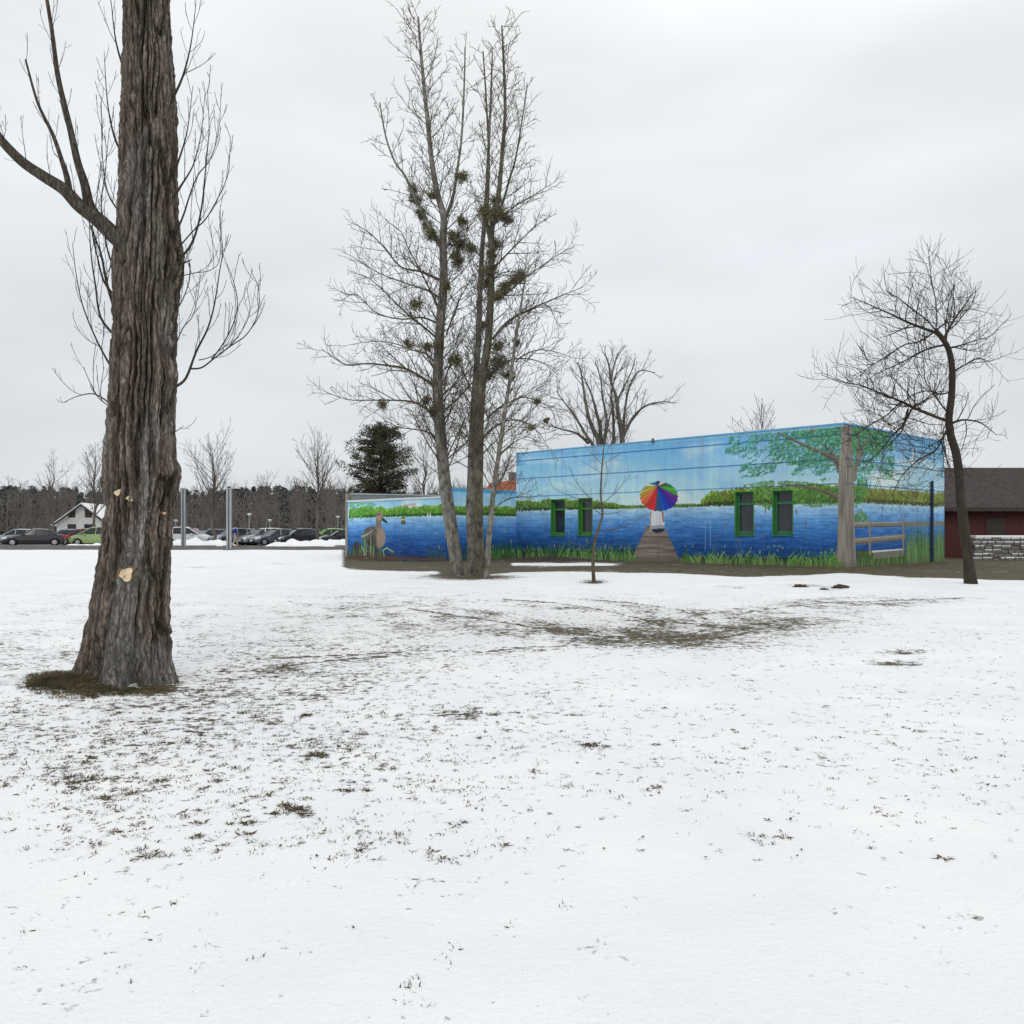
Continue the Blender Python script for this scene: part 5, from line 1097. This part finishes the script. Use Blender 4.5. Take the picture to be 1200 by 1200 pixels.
car(101, 87, 6, 'estate', 'navy', (.02, .035, .085), 'dark blue estate car behind the red hatchback')
car(40, 73, 205, 'saloon', 'black', BK, 'black saloon at the far left, in front of the red hatchback')
car(76, 92, 190, 'hatch', 'blue', (.06, .13, .24), 'mid blue hatchback in the back row at the far left')
car(20, 84, 186, 'estate', 'silver', (.38, .40, .42), 'silver estate car beyond the far left black saloon', .4)
car(221, 80, -4, 'van', 'white', (.62, .64, .66), 'white hatchback facing right behind the first grey post')
car(258, 86, 184, 'estate', 'dark', DK, 'black estate car behind the left post snow heap, right of the white hatchback')
car(271, 78.5, 232, 'hatch', 'steel_blue', (.03, .045, .09), 'dark steel blue hatchback nearest behind the walker in blue')
car(287, 80.5, 228, 'estate', 'indigo', (.022, .035, .10), 'indigo estate car, just right of the walker in blue')
car(304, 79, 228, 'hatch', 'silver', (.38, .40, .42), 'silver hatchback nose to the road in the middle of the row', .4)
car(322, 77.8, 226, 'estate', 'grey', (.10, .12, .16), 'slate grey estate car right of the silver hatchback', .3)
car(348, 77.5, 218, 'hatch', 'black_blue', (.010, .012, .022), 'black hatchback, largest of the row, left of the tall narrow tree')
car(384, 82, 205, 'hatch', 'lime', (.16, .50, .04), 'bright lime green hatchback behind the tall narrow tree')
car(399, 78.5, 205, 'saloon', 'black', BK, 'black saloon nearest the annex pillar')
for px, k, pn, c, lb in ((276, 'hatch', 'silver', (.38, .40, .42), 'silver hatchback in the back row above the indigo estate'), (300, 'estate', 'dark', DK, 'black estate car in the back row above the silver hatchback'),
                         (328, 'estate', 'silver', (.38, .40, .42), 'silver estate car in the back row above the slate grey estate'), (358, 'hatch', 'navy', (.02, .035, .085), 'navy hatchback in the back row behind the large black hatchback')):
    car(px, 89.5, 228, k, pn, c, lb)
car(243, 91, 228, 'hatch', 'blue', (.06, .13, .24), 'mid blue hatchback in the back row above the left snow heap')
car(312, 95, 228, 'van', 'white', (.62, .64, .66), 'white van shaped car farthest back in the middle of the rows')
car(410, 91, 228, 'estate', 'grey', (.10, .12, .16), 'slate grey estate car in the back row, partly behind the annex pillar', .3)
car(122, 92, 188, 'estate', 'indigo', (.022, .035, .10), 'indigo estate car in the back row, partly behind the poplar trunk')

# ---------------------------------------------------------------- snow heaps
def heap(px, Y, L, wd_, h, label, seed):
    X = (px-600)/F*Y; z0 = float(gz(X, Y)); n1_, n2_ = 70, 26; u = np.linspace(-1, 1, n1_); v = np.linspace(-1, 1, n2_); U_, V_ = np.meshgrid(u, v)
    prof_ = np.clip(1-U_**4, 0, 1)*np.clip(1-V_**2, 0, 1)**.7; nz = fbm(U_*L*1.5+seed*9, V_*wd_*1.5, 100+seed, 4); Zh = h*prof_*(.45+1.1*nz)-.06
    Vv = np.stack([U_*L, V_*wd_+.25*np.sin(U_*5+seed), Zh], -1); o = grid_mesh('snow_heap', Vv, M['snow']); o.location = (X, Y, z0); tag(o, label, 'snow heap', 'ploughed snow heaps along the verge')
heap(106, 71.9, 2.6, .6, .30, 'low ploughed snow heap below the pale green car', 1); heap(220, 72.3, 2.3, .9, .62, 'ploughed snow heap below the white hatchback', 2); heap(254, 72.0, 1.6, .8, .55, 'ploughed snow heap at the foot of the rounded bare tree', 3)
heap(352, 71.6, 2.9, 1.0, .56, 'long ploughed snow heap below the large black hatchback', 4); heap(392, 72.2, 2.0, 1.0, .6, 'ploughed snow heap beside the annex, below the black saloon', 5)

# ---------------------------------------------------------------- people
def person(px, Y, head, coat, legs, label, stride=.22, scale=1.0):
    X = (px-600)/F*Y; z0 = float(gz(X, Y))+.03; rt = empty('person', (X, Y, z0), R(head)); tag(rt, label, 'person')
    J = [((0, 0, .95), .15), ((0, 0, 1.15), .14), ((0, 0, 1.38), .16), ((0, 0, 1.50), .065), ((.03, 0, 1.58), .09), ((.02, 0, 1.70), .085),
         ((0, .10, .88), .10), ((stride*.5, .10, .48), .07), ((stride, .10, .08), .045), ((stride+.17, .11, .04), .035),
         ((0, -.10, .88), .10), ((-stride*.15, -.10, .48), .07), ((-stride, -.10, .09), .045), ((-stride+.16, -.11, .04), .035),
         ((0, .20, 1.38), .065), ((-.10, .24, 1.10), .05), ((.02, .25, .88), .035), ((.06, .25, .80), .03), ((0, -.20, 1.38), .065), ((.08, -.24, 1.10), .05), ((.22, -.25, .92), .035), ((.28, -.25, .87), .03)]
    E = [(0, 1), (1, 2), (2, 3), (3, 4), (4, 5), (0, 6), (6, 7), (7, 8), (8, 9), (0, 10), (10, 11), (11, 12), (12, 13), (2, 14), (14, 15), (15, 16), (16, 17), (2, 18), (18, 19), (19, 20), (20, 21)]
    def skin(name, idx, m, grow_=1.0):
        mp_ = {j: i for i, j in enumerate(idx)}; me = bpy.data.meshes.new(name); me.from_pydata([J[j][0] for j in idx], [(mp_[a], mp_[b]) for a, b in E if a in mp_ and b in mp_], []); me.materials.append(M[m])
        o = bpy.data.objects.new(name, me); COL.objects.link(o); o.parent = rt; md = o.modifiers.new('skin', 'SKIN'); md.use_smooth_shade = True
        for i, j in enumerate(idx): me.skin_vertices[0].data[i].radius = (J[j][1]*grow_,)*2
        me.skin_vertices[0].data[0].use_root = True; sb = o.modifiers.new('sub', 'SUBSURF'); sb.levels = 1; sb.render_levels = 2; return o
    skin('body', list(range(22)), 'skin')
    skin('coat', [0, 1, 2, 3, 14, 15, 16, 18, 19, 20], coat, 1.18); skin('trousers', [0, 6, 7, 8, 10, 11, 12], legs, 1.2)
    mb = MB(); 
    for k, (zc, r) in enumerate(((1.62, .0), )):
        for i in range(9):
            for j in range(16):
                pass
    pts = []; nn_ = 10
    for i in range(nn_+1):
        a = math.pi*.62*i/nn_; pts.append([Vector((.01+.125*math.sin(a)*math.cos(b)-.012, .115*math.sin(a)*math.sin(b), 1.67+.135*math.cos(a))) for b in [2*math.pi*j/16 for j in range(17)]])
    loft(mb, pts, caps=False); mb.build('hair', M['hair'], rt, True)
    for k in (9, 13):
        mb = MB(); p = Vector(J[k][0]); mb.tube([p+Vector((-.24, 0, .02)), p+Vector((-.1, 0, .02)), p+Vector((.05, 0, .0))], [.045, .055, .035], 8); mb.build('shoe', M['shoe'], rt, True)
    return rt
pp = person(275.5, 69, 20, 'coat_blue', 'trousers', 'walker in a royal blue coat and pale trousers behind the second grey post')
person(231.5, 83.6, 100, 'coat_dark', 'coat_dark', 'person in a dark coat standing behind the white hatchback', .05)

# ---------------------------------------------------------------- clods of frozen earth on the snow
for k, (px, py, s_, lb) in enumerate(((938, 688, .10, 'flat dark clod on the snow, leftmost of the three near the painted tree'), (966, 691, .06, 'smallest dark clod on the snow below the painted tree'), (985, 689, .12, 'largest dark clod on the snow, below the corner of the mural building'))):
    c = G(px, py); n1_, n2_ = 26, 16; th = np.linspace(0, 2*np.pi, n1_); ph = np.linspace(0, np.pi, n2_); T_, P2 = np.meshgrid(th, ph); nz = .4+1.2*fbm(T_*2.6+k*5, P2*3.4, 130+k, 4); nz[:, -1] = nz[:, 0]
    V2 = np.stack([s_*1.8*nz*np.sin(P2)*np.cos(T_), s_*nz*np.sin(P2)*np.sin(T_), s_*.7*nz*np.cos(P2)-.01], -1); o = grid_mesh('earth_clod', V2, M['soil']); o.location = c; tag(o, lb, 'clod', 'earth clods on the snow')

# ---------------------------------------------------------------- grass coming through the snow
rng = random.Random(99); gm = MB()
def tuft(c, r, n, h, lean=.6):
    for _ in range(n):
        a = rng.uniform(0, 6.28); q = r*rng.random()**.6; p = c+Vector((q*math.cos(a), q*math.sin(a), -.01)); hh = h*rng.uniform(.4, 1.1)
        d = Vector((rng.gauss(0, lean), rng.gauss(0, lean), 1)).normalized()*hh; s = Vector((rng.gauss(0, 1), rng.gauss(0, 1), 0)).normalized()*rng.uniform(.0012, .0028)
        d2 = d+Vector((d.x, d.y, -hh*.4))*.6
        k = len(gm.v); gm.v += [tuple(p-s), tuple(p+s), tuple(p+d*.6+s*.7), tuple(p+d2), tuple(p+d*.6-s*.7)]; gm.f.append((k, k+1, k+2, k+3, k+4)); gm.m.append(0)
def bare_at(px, py): 
    Y = H*F/(py-HY); X = (px-600)/F*Y; i = int(np.searchsorted(gy, Y)); j = int(np.searchsorted(gx, X)); return float(bare[min(ny-1, i), min(nx-1, j)])
for _ in range(30000):
    py = rng.uniform(690, 1190); px = rng.uniform(-20, 1220); bb_ = bare_at(px, py)
    if rng.random() < min(.5, (bb_*1.5)**1.3*.8)*(1 if py < 1010 else .2):
        c = G(px, py); tuft(c, .03, rng.randint(5, 12), .03)
for px, py, r, n in ((350, 948, .05, 90), (335, 943, .04, 60), (358, 955, .04, 70), (233, 981, .03, 50), (178, 1003, .045, 80), (165, 996, .03, 40), (291, 966, .035, 50), (233, 965, .03, 36), (590, 991, .012, 20), (370, 883, .05, 70), (378, 886, .04, 50), (425, 860, .04, 50), (920, 981, .025, 36),
                     (1106, 1006, .02, 30), (770, 923, .03, 36), (187, 915, .035, 60), (122, 935, .04, 60), (88, 917, .04, 50), (155, 930, .03, 36), (256, 915, .03, 40), (408, 927, .03, 36), (430, 926, .03, 36), (140, 950, .03, 30), (115, 990, .03, 34), (270, 965, .02, 20), (1075, 857, .03, 30), (690, 873, .05, 50), (315, 932, .02, 24), (360, 838, .05, 60), (768, 873, .03, 26), (1045, 872, .03, 20), (880, 980, .02, 14), (505, 1003, .02, 16), (625, 905, .03, 16), (118, 755, .05, 20), (555, 834, .08, 60), (285, 835, .05, 60)):
    tuft(G(px, py), r*1.0, int(n*1.6), .036, .8)
for _ in range(520):
    py = 830+185*rng.random(); px = rng.uniform(70, 1130); 
    if rng.random() < .15+.85*max(0, 1-px/560):
        c = G(px, py)
        for q in range(rng.randint(1, 4)): tuft(c+Vector((rng.gauss(0, .05), rng.gauss(0, .05), 0)), rng.uniform(.008, .026), rng.randint(10, 34), rng.uniform(.018, .036), .8)
for _ in range(3600):           # mound at the poplar's foot
    px = rng.gauss(95, 40); py = rng.gauss(801, 9)
    if 30 < px < 205 and 780 < py < 826 and bare_at(px, py) > .5:
        tuft(G(px, py), .04, 7, .05, .9)
tag(gm.build('grass', M['grass']), 'dead winter grass poking through the snow', 'grass', kind='stuff')
# fallen leaves and twigs scattered on the snow
lf = MB()
for _ in range(420):
    py = 700+310*rng.random()**1.3; px = rng.uniform(0, 1200); c = G(px, py)+Vector((0, 0, .008)); s = rng.uniform(.004, .012); a = rng.uniform(0, 6.28); u = Vector((math.cos(a), math.sin(a), rng.uniform(-.3, .4)))*s; v = Vector((-math.sin(a), math.cos(a), rng.uniform(-.3, .3)))*s*.6
    lf.poly([c-u, c-v, c+u*.8, c+u, c+v])
tag(lf.build('leaf_litter', M['soil']), 'scattered dark crumbs of leaf and soil on the snow', 'leaves', kind='stuff')
for o in bpy.data.objects:
    if '_world' in o: del o['_world']
